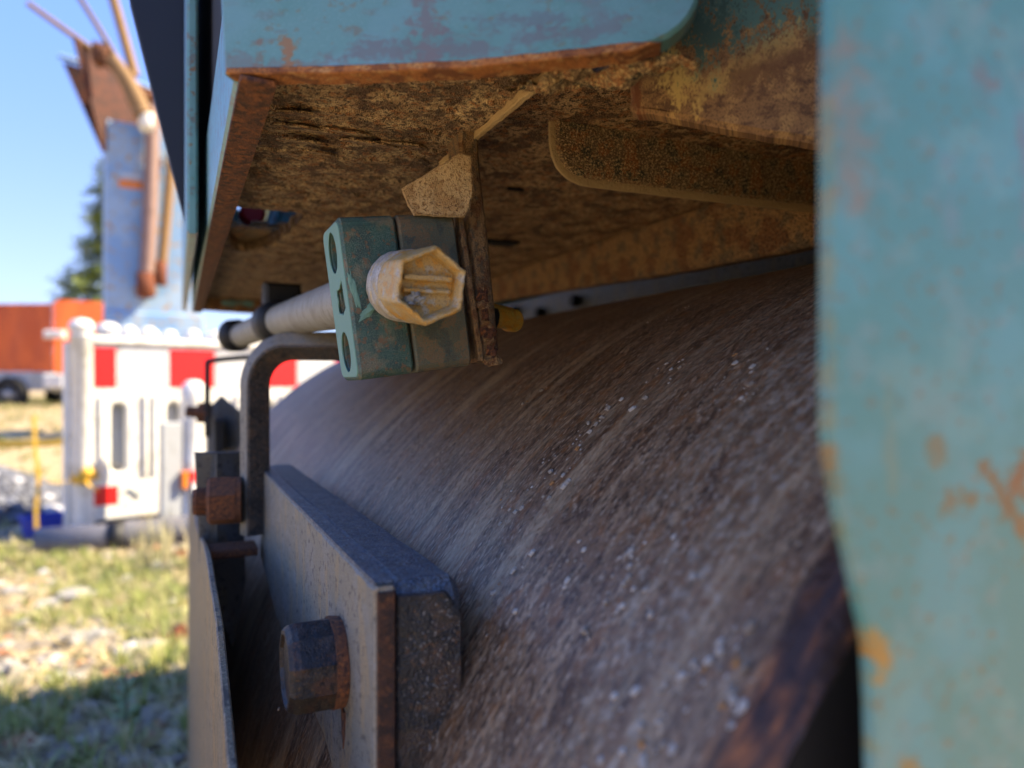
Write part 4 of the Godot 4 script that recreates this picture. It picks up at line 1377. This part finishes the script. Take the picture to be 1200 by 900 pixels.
func barrier(label: String, at: Vector3) -> Node3D:
	var o := thing("traffic_barrier", label, "barrier", at, 0.354, "stacked white traffic barriers")
	var st := begin()
	turned(st, Vector3(0.04, 0.0, 0.0), Vector3(-0.01, 1, 0), [[0.0, 0.046], [0.05, 0.050], [1.07, 0.054], [1.075, 0.060], [1.08, 0.046], [1.095, 0.046], [1.10, 0.060], [1.135, 0.058], [1.155, 0.042], [1.165, 0.0]], 24)
	put("post", done(st), M.barrier_white, o)
	st = begin()
	box(st, Vector3(-0.035, 0.06, -0.10), Vector3(0.06, 1.04, -0.042), 0.01)
	put("post_web", done(st), M.barrier_white, o)
	var holes := []
	for i in 6:
		var x := 0.165 + 0.285 * i
		holes.append(rounded(x, 0.345, x + 0.075, 0.715, 0.034, 5))
	var body := rounded(0.06, 0.09, 1.95, 1.075, 0.02, 3)
	put("panel", done(plate(body, 0.05, 0.012, Transform3D(Basis(), Vector3(0, 0, 0.02)), holes)), M.barrier_white, o)
	st = begin()
	box(st, Vector3(0.09, 0.32, -0.055), Vector3(1.92, 0.74, -0.034), 0.003)
	put("slot_backing", done(st), M.trailer_grey, o)
	for i in 6:
		for k in 3:
			var x := 0.285 + 0.285 * i + k * 0.05
			if i == 0 and k == 0:
				x = 0.115
			st = begin()
			box(st, Vector3(x - 0.012, 0.32, 0.018), Vector3(x + 0.012, 0.76, 0.040), 0.008)
			put("rib", done(st), M.barrier_white, o)
	st = begin()
	box(st, Vector3(0.06, 1.035, 0.019), Vector3(1.95, 1.07, 0.045), 0.008)
	put("top_rail", done(st), M.barrier_white, o)
	for i in 8:
		var x := 0.085 + 0.255 * i
		var w := [0.125, 0.25, 0.27, 0.25, 0.27, 0.25, 0.27, 0.12][i] as float
		st = begin()
		box(st, Vector3(x, 0.80, 0.018), Vector3(minf(x + w - 0.012, 1.93), 1.015, 0.0235), 0.001)
		if i == 0:
			st = begin()
			box(st, Vector3(0.075, 0.80, 0.018), Vector3(0.19, 1.015, 0.0235), 0.001)
		elif i == 1:
			st = begin()
			box(st, Vector3(0.205, 0.80, 0.018), Vector3(0.455, 1.015, 0.0235), 0.001)
		elif i >= 2:
			x = 0.465 + 0.265 * (i - 2)
			st = begin()
			box(st, Vector3(x, 0.80, 0.018), Vector3(minf(x + 0.255, 1.94), 1.015, 0.0235), 0.001)
		put("reflective_block", done(st), M.reflective_white if i % 2 else M.barrier_red, o)
	st = begin()
	box(st, Vector3(0.06, 0.175, 0.018), Vector3(0.20, 0.275, 0.0245), 0.001)
	put("red_reflector", done(st), M.barrier_red, o)
	st = begin()
	tube(st, bend([Vector3(0.215, 0.225, 0.022), Vector3(0.25, 0.25, 0.023), Vector3(0.28, 0.225, 0.023), Vector3(0.31, 0.20, 0.022)], 6), 1.0, 8, rounded(-0.010, -0.002, 0.010, 0.002, 0.001, 1), false)
	put("printed_swoosh", done(st), M.logo_blue, o)
	for x in [0.26, 0.36, 0.60, 0.74, 1.0, 1.14, 1.4, 1.54]:
		st = begin()
		turned(st, Vector3(x, 1.06, -0.004), Vector3.UP, [[0.0, 0.040], [0.03, 0.044], [0.055, 0.040], [0.072, 0.026], [0.078, 0.0]], 18)
		put("knob", done(st), M.barrier_white, o)
	for x in [0.15, 1.6]:
		st = begin()
		box(st, Vector3(x, 0.0, -0.22), Vector3(x + 0.16, 0.085, 0.06), 0.01)
		put("foot", done(st), M.rubber, o)
	return o

func tape() -> void:
	var o := thing("barrier_tape", "yellow plastic tape knotted round the barrier post, one strand hanging to the ground", "tape", Vector3(-0.489, -0.15, -4.386))
	var w := rounded(-0.009, -0.0015, 0.009, 0.0015, 0.001, 1)
	var st := begin()
	var loop := []
	for i in 25:
		var a := TAU * i / 24.0
		loop.append(Vector3(0.04 + cos(a) * 0.058, 0.335 + sin(a * 2.0) * 0.012, sin(a) * 0.058))
	tube(st, loop, 1.0, 8, rounded(-0.0015, -0.022, 0.0015, 0.022, 0.001, 1), false)
	put("tape_loop", done(st), M.tape, o)
	st = begin()
	for k in 3:
		st.append_from(lump(80 + k, Vector3(0.06, 0.05, 0.035), 1, 0.6), 0, Transform3D(Basis(Vector3(0, 0, 1), k * 1.1), Vector3(0.045 + k * 0.008, 0.335 + k * 0.01, 0.062)))
	put("knot", done(st), M.tape, o)
	st = begin()
	tube(st, bend([Vector3(0.05, 0.335, 0.07), Vector3(0.10, 0.37, 0.075), Vector3(0.17, 0.40, 0.07), Vector3(0.22, 0.385, 0.06)], 6), 1.0, 8, w, false)
	put("tape_end", done(st), M.tape, o)
	st = begin()
	tube(st, bend([Vector3(0.05, 0.325, 0.07), Vector3(0.08, 0.29, 0.08), Vector3(0.11, 0.265, 0.075)], 6), 1.0, 8, w, false)
	put("tape_end", done(st), M.tape, o)
	st = begin()
	tube(st, bend([Vector3(0.02, 0.335, 0.055), Vector3(-0.05, 0.315, 0.06), Vector3(-0.12, 0.325, 0.06), Vector3(-0.165, 0.30, 0.05)], 6), 1.0, 8, w, false)
	put("tape_strand", done(st), M.tape, o)
	st = begin()
	tube(st, bend([Vector3(-0.175, 0.66, 0.03), Vector3(-0.17, 0.50, 0.04), Vector3(-0.155, 0.33, 0.05), Vector3(-0.165, 0.18, 0.05), Vector3(-0.16, 0.02, 0.05)], 6), 1.0, 8, w, false)
	put("tape_strand", done(st), M.tape, o)
	o = thing("barrier_tape", "pale yellow tape drooping across the yard left of the barrier", "tape", Vector3(-0.8, -0.1, -6.8))
	st = begin()
	tube(st, bend([Vector3(-2.4, 0.50, -0.6), Vector3(-1.2, 0.34, -0.3), Vector3(-0.2, 0.30, 0.0), Vector3(0.9, 0.42, 0.2)], 10), 1.0, 8, rounded(-0.002, -0.028, 0.002, 0.028, 0.001, 1), false)
	put("tape_strand", done(st), M.tape, o)

func trailer() -> void:
	var o := thing("trailer", "orange tarpaulin trailer parked far behind the barrier at the left edge", "trailer", Vector3(-2.2, 0.24, -16.42), -0.45)
	# local x to the left is the shaded side, local z towards the viewer
	var st := begin()
	var rings := []
	for j in 9:
		var ring := PackedVector3Array()
		var y := lerpf(0.66, 1.98, j / 8.0)
		for i in 60:
			var t := i / 59.0
			ring.append(Vector3(-4.0 + 4.0 * t, y, sin(t * 46.0 + sin(j * 0.9) * 0.5) * 0.022 * (0.4 + j / 12.0)))
		rings.append(ring)
	skin(st, rings, true, false, false)
	quad(st, Vector3(-4, 0.66, 0.01), Vector3(-4, 1.98, 0.01), Vector3(-4, 1.98, -1.9), Vector3(-4, 0.66, -1.9))
	quad(st, Vector3(-4, 1.98, 0.0), Vector3(0, 1.98, 0.0), Vector3(0, 2.04, -1.0), Vector3(-4, 2.04, -1.0))
	put("tarpaulin_side", done(st), M.tarp, o)
	st = begin()
	plate(rounded(0.0, 0.62, 1.25, 2.06, 0.12, 5), 0.03, 0.008, Transform3D(Basis(Vector3(0, 1, 0), 0.62), Vector3(0.005, 0, 0.0)), [], Rect2(0, 0, 1, 1), st)
	put("tarpaulin_end", done(st), M.tarp, o)
	st = begin()
	box(st, Vector3(-4.05, 0.30, -0.10), Vector3(0.02, 0.655, 0.03), 0.01)
	box(st, Vector3(-4.05, 0.30, -1.6), Vector3(0.02, 0.655, -0.101), 0.01)
	put("side_board", done(st), M.trailer_grey, o)
	for z in [-0.02, -1.55]:
		st = begin()
		turned(st, Vector3(-0.78, 0.24, z), Vector3(0, 0, 1), [[0.0, 0.16], [0.0, 0.30], [0.03, 0.325], [0.15, 0.325], [0.18, 0.30], [0.18, 0.18], [0.16, 0.17]], 32)
		var w := put("wheel", done(st), M.tyre, o)
		st = begin()
		turned(st, Vector3(-0.78, 0.24, z + 0.14), Vector3(0, 0, 1), [[0.0, 0.17], [0.02, 0.16], [0.02, 0.07], [0.05, 0.06], [0.05, 0.0]], 20)
		put("rim", done(st), M.trailer_grey, w)
	for y in [[1.30, 1.46], [0.35, 0.62]]:
		st = begin()
		box(st, Vector3(-0.10, y[0], 0.03), Vector3(0.30, y[1], 0.16), 0.03)
		put("corner_fitting", done(st), M.barrier_white, o)
	st = begin()
	box(st, Vector3(0.0, 0.28, -0.06), Vector3(1.3, 0.40, 0.02), 0.02)
	put("drawbar", done(st), M.trailer_grey, o)

func tower() -> void:
	var o := thing("blue_machine", "tall faded blue steel column with a flared hopper and two tubes down its side", "machine", Vector3(-0.26, 0.2, -10.03), 0.12)
	var st := begin()
	box(st, Vector3(-0.54, 0.0, -0.7), Vector3(0.54, 3.66, 0.0), 0.02)
	var col := put("column", done(st), M.old_blue, o)
	st = begin()
	box(st, Vector3(-0.56, 0.9, -0.05), Vector3(0.56, 1.35, 0.05), 0.02)
	put("waist_band", done(st), M.old_blue, col)
	# hopper: a back wall and two flaring wings
	st = begin()
	plate(poly([-0.56, 3.40, 0.54, 3.40, 0.78, 4.18, -0.98, 4.40]), 0.03, 0.004, Transform3D(Basis(Vector3(1, 0, 0), 0.12), Vector3(0, 0.0, -0.85)), [], Rect2(0, 0, 1, 1), st)
	var hop := put("hopper_back", done(st), M.old_blue_inside, o)
	st = begin()
	plate(poly([0.0, 3.25, 0.62, 3.66, 0.66, 4.28, -0.42, 4.44]), 0.03, 0.004, Transform3D(Basis(Vector3(0, 1, 0), 0.75), Vector3(-0.56, 0, 0.02)), [], Rect2(0, 0, 1, 1), st)
	put("hopper_wing", done(st), M.old_blue_inside, hop)
	st = begin()
	plate(poly([0.0, 3.55, 0.5, 3.7, 0.5, 4.2, 0.0, 4.1]), 0.03, 0.004, Transform3D(Basis(Vector3(0, 1, 0), 1.1), Vector3(0.50, 0, -0.02)), [], Rect2(0, 0, 1, 1), st)
	put("hopper_wing", done(st), M.old_blue_inside, hop)
	st = begin()
	tube(st, [Vector3(-1.02, 4.43, -0.32), Vector3(-0.30, 4.33, -0.36), Vector3(0.3, 4.22, -0.5)], 0.035, 8)
	put("hopper_rim", done(st), M.old_blue, hop)
	for p in [[Vector3(-0.04, 4.0, 0.12), Vector3(-0.07, 2.6, 0.14), Vector3(-0.12, 1.62, 0.14), 0.095, "faded_pink"], [Vector3(0.18, 3.4, 0.10), Vector3(0.12, 2.6, 0.12), Vector3(0.05, 1.78, 0.12), 0.065, "wood"]]:
		st = begin()
		tube(st, bend([p[0], p[1], p[2]], 6), p[3] * 0.9, 16)
		var tb := put("tube", done(st), M[p[4]], o)
		st = begin()
		turned(st, p[2] + Vector3(0, 0.2, 0), Vector3(0, -1, 0), [[0.0, p[3]], [0.0, p[3] * 1.08], [0.28, p[3] * 1.08], [0.30, p[3] * 0.8]], 16)
		put("tube_foot", done(st), M.brick, tb)
	# yellow and pale marks left of the old lettering
	for q in [[-0.40, 2.86, 0.26, 0.10, "amber"], [-0.36, 2.98, 0.20, 0.05, "reflective_white"], [0.34, 3.10, 0.16, 0.07, "amber"], [0.34, 2.92, 0.17, 0.07, "reflective_white"], [0.35, 2.74, 0.16, 0.06, "wood"], [-0.2, 3.2, 0.34, 0.08, "reflective_white"]]:
		st = begin()
		plate(worn(rounded(q[0], q[1], q[0] + q[2], q[1] + q[3], 0.02), 0.03, 0.012, 3), 0.006, 0.001, Transform3D(Basis(), Vector3(0, 0, 0.006)), [], Rect2(0, 0, 1, 1), st)
		put("worn_paint_mark", done(st), M[q[4]], col)
	# handles of tools that stick out of the hopper
	var k := 0
	for p in [[Vector3(-0.60, 4.35, -9.7), Vector3(-1.55, 4.98, -9.75), 0.035, "wooden pole leaning out to the left of the hopper, lowest of three"], [Vector3(-0.56, 4.30, -9.6), Vector3(-1.20, 5.35, -9.55), 0.03, "thin wooden pole standing in the hopper between two others"], [Vector3(-0.46, 4.25, -9.5), Vector3(-0.86, 5.7, -9.4), 0.055, "thick wooden pole standing steepest in the hopper"]]:
		var t := thing("wooden_pole", p[3], "pole", p[0], 0.0, "wooden poles in the hopper")
		st = begin()
		tube(st, [Vector3.ZERO, (p[1] - p[0]) * 0.5 + Vector3(0.01, 0, 0), p[1] - p[0]], [p[2], p[2] * 0.95, p[2] * 0.85], 10)
		put("shaft", done(st), M.wood, t)
		k += 1
	o = thing("wooden_tool", "pale-ended wooden tool lying over the front edge of the hopper", "tool", Vector3(-0.36, 3.72, -9.3))
	st = begin()
	tube(st, bend([Vector3(-0.32, 0.62, 0), Vector3(-0.16, 0.36, 0.05), Vector3(0, 0, 0.08)], 5), [0.07, 0.075, 0.08, 0.085, 0.09, 0.09, 0.09, 0.1, 0.1, 0.1, 0.11], 12)
	put("shaft", done(st), M.wood, o)
	st = begin()
	st.append_from(lump(5, Vector3(0.15, 0.24, 0.15), 2, 0.2), 0, Transform3D(Basis(), Vector3(0.03, -0.06, 0.08)))
	put("pale_head", done(st), M.barrier_white, o)
	o = thing("rusty_clamp", "rusty iron clamp gripping the poles above the hopper", "clamp", Vector3(-0.62, 4.30, -9.55))
	st = begin()
	tube(st, bend([Vector3(-0.22, 0.18, 0), Vector3(-0.10, 0.04, 0.08), Vector3(0.08, -0.10, 0.1), Vector3(0.24, -0.24, 0.05), Vector3(0.42, -0.26, 0)], 5), 0.055, 10)
	put("iron_arm", done(st), M.rust, o)
	st = begin()
	st.append_from(lump(9, Vector3(0.2, 0.26, 0.2), 2, 0.3), 0, Transform3D(Basis(), Vector3(-0.18, 0.14, 0.02)))
	put("jaw", done(st), M.rust, o)

func tree() -> void:
	var o := thing("conifer_tree", "green conifer standing behind the blue machine", "tree", Vector3(-1.75, 0.2, -22.2))
	var st := begin()
	tube(st, bend([Vector3(0, 0, 0), Vector3(0.03, 3, 0), Vector3(0, 6.2, 0)], 6), [0.16, 0.155, 0.15, 0.145, 0.14, 0.13, 0.12, 0.11, 0.1, 0.08, 0.06, 0.04, 0.02], 10)
	put("trunk", done(st), M.bark, o)
	var rng := RandomNumberGenerator.new()
	rng.seed = 12
	var leaf := begin()
	for k in 5:
		var a := TAU * k / 5.0
		var d := Vector3(cos(a), 0.25, sin(a))
		var s := Vector3(-sin(a), 0, cos(a)) * 0.16
		for v in [-s * 0.3, s * 0.3, d * 1.0]:
			leaf.add_vertex(v)
		for v in [d * 0.35 - s, d * 0.35 + s, d * 0.8]:
			leaf.add_vertex(v)
	leaf.generate_normals()
	var mm := MultiMesh.new()
	mm.transform_format = MultiMesh.TRANSFORM_3D
	mm.use_colors = true
	mm.mesh = leaf.commit()
	var xs := []
	for whorl in 34:
		var y := 0.9 + 5.4 * pow(whorl / 33.0, 0.92)
		var reach := 1.75 * pow(1.0 - (y - 0.9) / 5.6, 0.85) + 0.08
		var nb := 9 if y < 4.5 else 6
		for bnum in nb:
			var a := rng.randf() * TAU
			var len := reach * rng.randf_range(0.7, 1.1)
			var steps := maxi(int(len / 0.09), 2)
			for i in steps:
				var t := (i + 0.5) / steps
				if t < 0.25 and y < 4.0:
					continue
				var p := Vector3(cos(a) * len * t, y - 0.35 * len * t * t + 0.16 * len * t + rng.randf_range(-0.04, 0.04), sin(a) * len * t)
				p += Vector3(rng.randf_range(-1, 1), rng.randf_range(-0.5, 0.5), rng.randf_range(-1, 1)) * 0.10
				var g := rng.randf()
				xs.append([Transform3D(Basis(Vector3.UP, rng.randf() * TAU).rotated(Vector3(rng.randf() - 0.5, 0, rng.randf() - 0.5).normalized(), rng.randf() * 0.8).scaled(Vector3.ONE * rng.randf_range(0.18, 0.32)), p), Color(0.06, 0.11, 0.025).lerp(Color(0.26, 0.30, 0.06), g)])
	mm.instance_count = xs.size()
	for i in xs.size():
		mm.set_instance_transform(i, xs[i][0])
		mm.set_instance_color(i, xs[i][1])
	var mi := MultiMeshInstance3D.new()
	mi.name = "crown"
	mi.multimesh = mm
	mi.material_override = M.needles
	mi.set_meta("kind", "stuff")
	o.add_child(mi)

# ---------------------------------------------------------------- stones, grass, rubble
func small_things() -> void:
	var rng := RandomNumberGenerator.new()
	rng.seed = 5
	var words := ["broad flat pale stone alone in the sunlit dry grass", "narrow pale stone at the edge of the roller's shadow", "pale stone beside a green tuft, left of the big stone", "largest whitish stone below the drain pipe in the grass", "pale stone cut by the left edge just above the shadow", "grey stone beside the carrier plate at the shadow's edge", "pale pink stone under the right end of the drain pipe", "pale stone at the left edge of the sunlit grass", "thin pale stone left of the broad flat stone", "small pale stone right of the large whitish stone", "small white pebble in the shade by the leafy weed", "white stone at the bottom edge in the shade", "small grey pebble in the shade at far left", "white pebble in the shade beside the carrier plate", "pale flat stone high at the left below the drain pipe's open end", "flat grey stone between broad stone and carrier plate", "tan stone at left between two grass tufts", "tan stone close below the second drain pipe", "white round stone wedged between drain pipe and barrier foot"]
	var st := [[-0.2358, -2.3561, 0.096, 0.048], [-0.2399, -1.9673, 0.071, 0.028], [-0.4185, -2.9902, 0.09, 0.042], [-0.3446, -3.0666, 0.112, 0.056], [-0.37, -2.0939, 0.062, 0.053], [0.0017, -1.8826, 0.048, 0.028], [-0.0705, -3.4849, 0.096, 0.059], [-0.4317, -2.399, 0.047, 0.042], [-0.334, -2.4458, 0.059, 0.029], [-0.2317, -3.1252, 0.065, 0.032], [-0.057, -1.5696, 0.02, 0.02], [-0.1184, -1.4717, 0.036, 0.021], [-0.2482, -1.5997, 0.025, 0.016], [-0.007, -1.4413, 0.022, 0.022], [-0.5626, -3.3236, 0.098, 0.046], [-0.1035, -2.2208, 0.051, 0.023], [-0.4371, -2.715, 0.064, 0.038], [-0.1854, -3.3186, 0.076, 0.041], [-0.45, -4.22, 0.098, 0.069]]
	for i in st.size():
		var s: Array = st[i]
		var o := put("stone", lump(100 + i, Vector3(s[2] * 1.25, s[3] * 1.1, s[2] * 0.95), 2, 0.32), M.stone)
		tag(o, words[i], "stone", "pale stones in the grass")
		o.position = Vector3(s[0], ground_y(s[0], s[1]) + s[3] * 0.30, s[1])
		o.rotation.y = rng.randf() * TAU
	words = ["orange brick bit under the right end of the drain pipe, by the carrier plate", "large orange brick fragment against the carrier plate in the sun", "small brick-red chip at the bottom edge in the shade", "brick-red chip in the shade near the bottom left", "brown brick fragment tucked under the second drain pipe"]
	st = [[0.0142, -3.6997, 0.079, 0.055], [0.0041, -2.1777, 0.061, 0.056], [-0.1499, -1.4974, 0.027, 0.021], [-0.2159, -1.5241, 0.021, 0.018], [-0.1452, -4.0, 0.095, 0.052]]
	for i in st.size():
		var s: Array = st[i]
		var p := worn(rounded(-s[2] * 0.5, -s[3] * 0.45, s[2] * 0.5, s[3] * 0.45, s[3] * 0.12, 2), s[2] * 0.15, s[2] * 0.06, i)
		var o := put("brick_fragment", done(plate(p, s[2] * 0.7, s[2] * 0.05)), M.brick)
		tag(o, words[i], "brick", "brick fragments in the grass")
		o.position = Vector3(s[0], ground_y(s[0], s[1]) + s[3] * 0.35, s[1])
		o.rotation = Vector3(-0.3, rng.randf() * 2.0 - 1.0, rng.randf() * 0.4)
	weed()
	grass()
	rubble()

func weed() -> void:
	var o := thing("leafy_weed", "young upright leafy weed in the roller's shadow at lower left", "weed", Vector3(-0.093, ground_y(-0.093, -1.56), -1.56))
	var rng := RandomNumberGenerator.new()
	rng.seed = 8
	var st := begin()
	tube(st, [Vector3.ZERO, Vector3(0.004, 0.07, 0), Vector3(0.0, 0.13, 0)], [0.0022, 0.0018, 0.001], 6)
	put("stem", done(st), M.bark, o)
	var lf := begin()
	lf.set_color(Color(0.14, 0.22, 0.08))
	for i in 26:
		var a := i * 2.4
		var y := 0.02 + 0.11 * i / 26.0
		var len := 0.035 * (1.1 - 0.5 * i / 26.0)
		var d := Vector3(cos(a), 0.55, sin(a)).normalized()
		var s := Vector3(-sin(a), 0, cos(a)) * len * 0.22
		var b := Vector3(0, y, 0)
		lf.set_color(Color(0.12, 0.19, 0.07).lerp(Color(0.22, 0.30, 0.12), rng.randf()))
		for v in [b, b + d * len * 0.5 + s, b + d * len * 0.5 - s, b + d * len * 0.5 + s, b + d * len + Vector3(0, -0.004, 0), b + d * len * 0.5 - s]:
			lf.add_vertex(v)
	put("leaf_rosette", done(lf), M.grass, o)

func scatter(called: String, mesh: Mesh, m: Material, xs: Array) -> void:
	var mm := MultiMesh.new()
	mm.transform_format = MultiMesh.TRANSFORM_3D
	mm.use_colors = true
	mm.mesh = mesh
	mm.instance_count = xs.size()
	for i in xs.size():
		mm.set_instance_transform(i, xs[i][0])
		mm.set_instance_color(i, xs[i][1])
	var mi := MultiMeshInstance3D.new()
	mi.name = called
	mi.multimesh = mm
	mi.material_override = m
	mi.set_meta("kind", "stuff")
	add_child(mi)

func grass() -> void:
	var rng := RandomNumberGenerator.new()
	rng.seed = 17
	var tuft := begin()
	tuft.set_color(Color.WHITE)
	for k in 9:
		var a := rng.randf() * TAU
		var lean := rng.randf_range(0.15, 0.7)
		var h := rng.randf_range(0.6, 1.0)
		var base := Vector3(rng.randf_range(-0.12, 0.12), 0, rng.randf_range(-0.12, 0.12))
		var side := Vector3(-sin(a), 0, cos(a)) * 0.028
		var p0 := base
		var p1 := base + Vector3(cos(a) * lean * 0.35, h * 0.55, sin(a) * lean * 0.35)
		var p2 := base + Vector3(cos(a) * lean, h * (1.0 - lean * 0.25), sin(a) * lean)
		for v in [p0 - side, p0 + side, p1 + side * 0.8, p0 - side, p1 + side * 0.8, p1 - side * 0.8, p1 - side * 0.8, p1 + side * 0.8, p2]:
			tuft.add_vertex(v)
	var mesh := done(tuft)
	var n := FastNoiseLite.new()
	n.seed = 3
	n.frequency = 1.7
	n.fractal_octaves = 3
	var clumps := [[-0.275, -3.31, 0.20], [-0.10, -2.75, 0.22], [-0.02, -2.37, 0.16], [-0.41, -2.75, 0.12], [-0.01, -2.0, 0.12], [-0.19, -3.5, 0.25], [-0.74, -4.1, 0.25], [-0.10, -3.0, 0.2], [-0.45, -3.75, 0.2]]
	var green := []
	var tries := 0
	while green.size() < 9000 and tries < 26000:
		tries += 1
		var x := rng.randf_range(-1.3, 0.6)
		var z := -1.25 - 3.6 * pow(rng.randf(), 1.3)
		var dens := 0.015 + 0.15 * maxf(n.get_noise_2d(x, z), 0.0)
		if z > -1.95:
			dens = 0.35 + n.get_noise_2d(x * 2.0, z * 2.0) * 0.6
			if z > -1.6:
				dens *= 0.5
		for c in clumps:
			dens += 0.8 * exp(-pow(Vector2(x - c[0], z - c[1]).length() / c[2], 2.0) * 1.5)
		if rng.randf() > dens:
			continue
		var s := rng.randf_range(0.035, 0.10)
		var col := Color(0.15, 0.20, 0.045).lerp(Color(0.34, 0.34, 0.09), rng.randf())
		if rng.randf() < 0.25:
			col = Color(0.42, 0.36, 0.18)
		green.append([Transform3D(Basis(Vector3.UP, rng.randf() * TAU).scaled(Vector3(s, s * rng.randf_range(0.6, 1.25), s)), Vector3(x, ground_y(x, z) - 0.004, z)), col])
	while green.size() < 11000:
		var x := rng.randf_range(-9.0, 1.5)
		var z := rng.randf_range(-26.0, -4.6)
		if z > -9.0 and n.get_noise_2d(x, z) < -0.1:
			continue
		var s := rng.randf_range(0.06, 0.14)
		green.append([Transform3D(Basis(Vector3.UP, rng.randf() * TAU).scaled(Vector3(s * 1.4, s * rng.randf_range(0.5, 1.2), s * 1.4)), Vector3(x, ground_y(x, z) - 0.004, z)), Color(0.16, 0.19, 0.05).lerp(Color(0.42, 0.36, 0.16), rng.randf())])
	scatter("grass", mesh, M.grass, green)
	var straw := []
	for i in 5000:
		var x := rng.randf_range(-1.3, 0.5)
		var z := -1.3 - 3.4 * pow(rng.randf(), 1.2)
		var s := rng.randf_range(0.03, 0.08)
		var b := Basis(Vector3.UP, rng.randf() * TAU) * Basis(Vector3(1, 0, 0), rng.randf_range(1.0, 1.5))
		straw.append([Transform3D(b.scaled(Vector3.ONE * s), Vector3(x, ground_y(x, z) + rng.randf_range(0.0, 0.012), z)), Color(0.60, 0.50, 0.30).lerp(Color(0.42, 0.33, 0.19), rng.randf())])
	scatter("dry_straw", mesh, M.grass, straw)
	# a few tall dry stalks before the barrier
	var tall := []
	for i in 8:
		var x := -0.06 + rng.randf_range(-0.12, 0.12)
		var z := -3.55 + rng.randf_range(-0.15, 0.15)
		var s := rng.randf_range(0.14, 0.42)
		tall.append([Transform3D(Basis(Vector3.UP, rng.randf() * TAU).scaled(Vector3(s * 0.35, s, s * 0.35)), Vector3(x, ground_y(x, z), z)), Color(0.5, 0.42, 0.26).lerp(Color(0.34, 0.36, 0.12), rng.randf() * 0.6)])
	scatter("dry_stalks", mesh, M.grass, tall)

func rubble() -> void:
	var rng := RandomNumberGenerator.new()
	rng.seed = 29
	var xs := []
	for i in 9000:
		var x := rng.randf_range(-1.4, 0.6)
		var z := -1.2 - 3.6 * pow(rng.randf(), 1.15)
		var s := 0.008 + 0.060 * pow(rng.randf(), 2.6)
		var c := Color(0.36, 0.30, 0.22).lerp(Color(0.13, 0.11, 0.085), rng.randf())
		if rng.randf() < 0.12:
			c = Color(0.30, 0.13, 0.06)
		elif rng.randf() < 0.06:
			c = Color(0.50, 0.48, 0.45)
		xs.append([Transform3D(Basis.from_euler(Vector3(rng.randf() * 0.5, rng.randf() * TAU, rng.randf() * 0.5)).scaled(Vector3(s, s * 0.6, s * rng.randf_range(0.7, 1.2))), Vector3(x, ground_y(x, z) + s * 0.12, z)), c])
	# a grey heap left of the barrier
	for i in 3800:
		var r := sqrt(rng.randf())
		var a := rng.randf() * TAU
		var x := -1.75 + cos(a) * r * 1.15
		var z := -5.6 + sin(a) * r * 1.0
		var s := rng.randf_range(0.03, 0.11) * (1.6 if rng.randf() < 0.05 else 1.0)
		var y := ground_y(x, z) + 0.36 * pow(maxf(0.0, 1.0 - r * r), 1.0) + rng.randf_range(-0.02, 0.03)
		var c := Color(0.16, 0.17, 0.20).lerp(Color(0.06, 0.06, 0.07), rng.randf())
		if rng.randf() < 0.08:
			c = Color(0.40, 0.40, 0.42)
		xs.append([Transform3D(Basis.from_euler(Vector3(rng.randf() * TAU, rng.randf() * TAU, 0)).scaled(Vector3(s, s * 0.7, s)), Vector3(x, y, z)), c])
	scatter("rubble", lump(7, Vector3.ONE, 0, 0.4), M.rubble, xs)
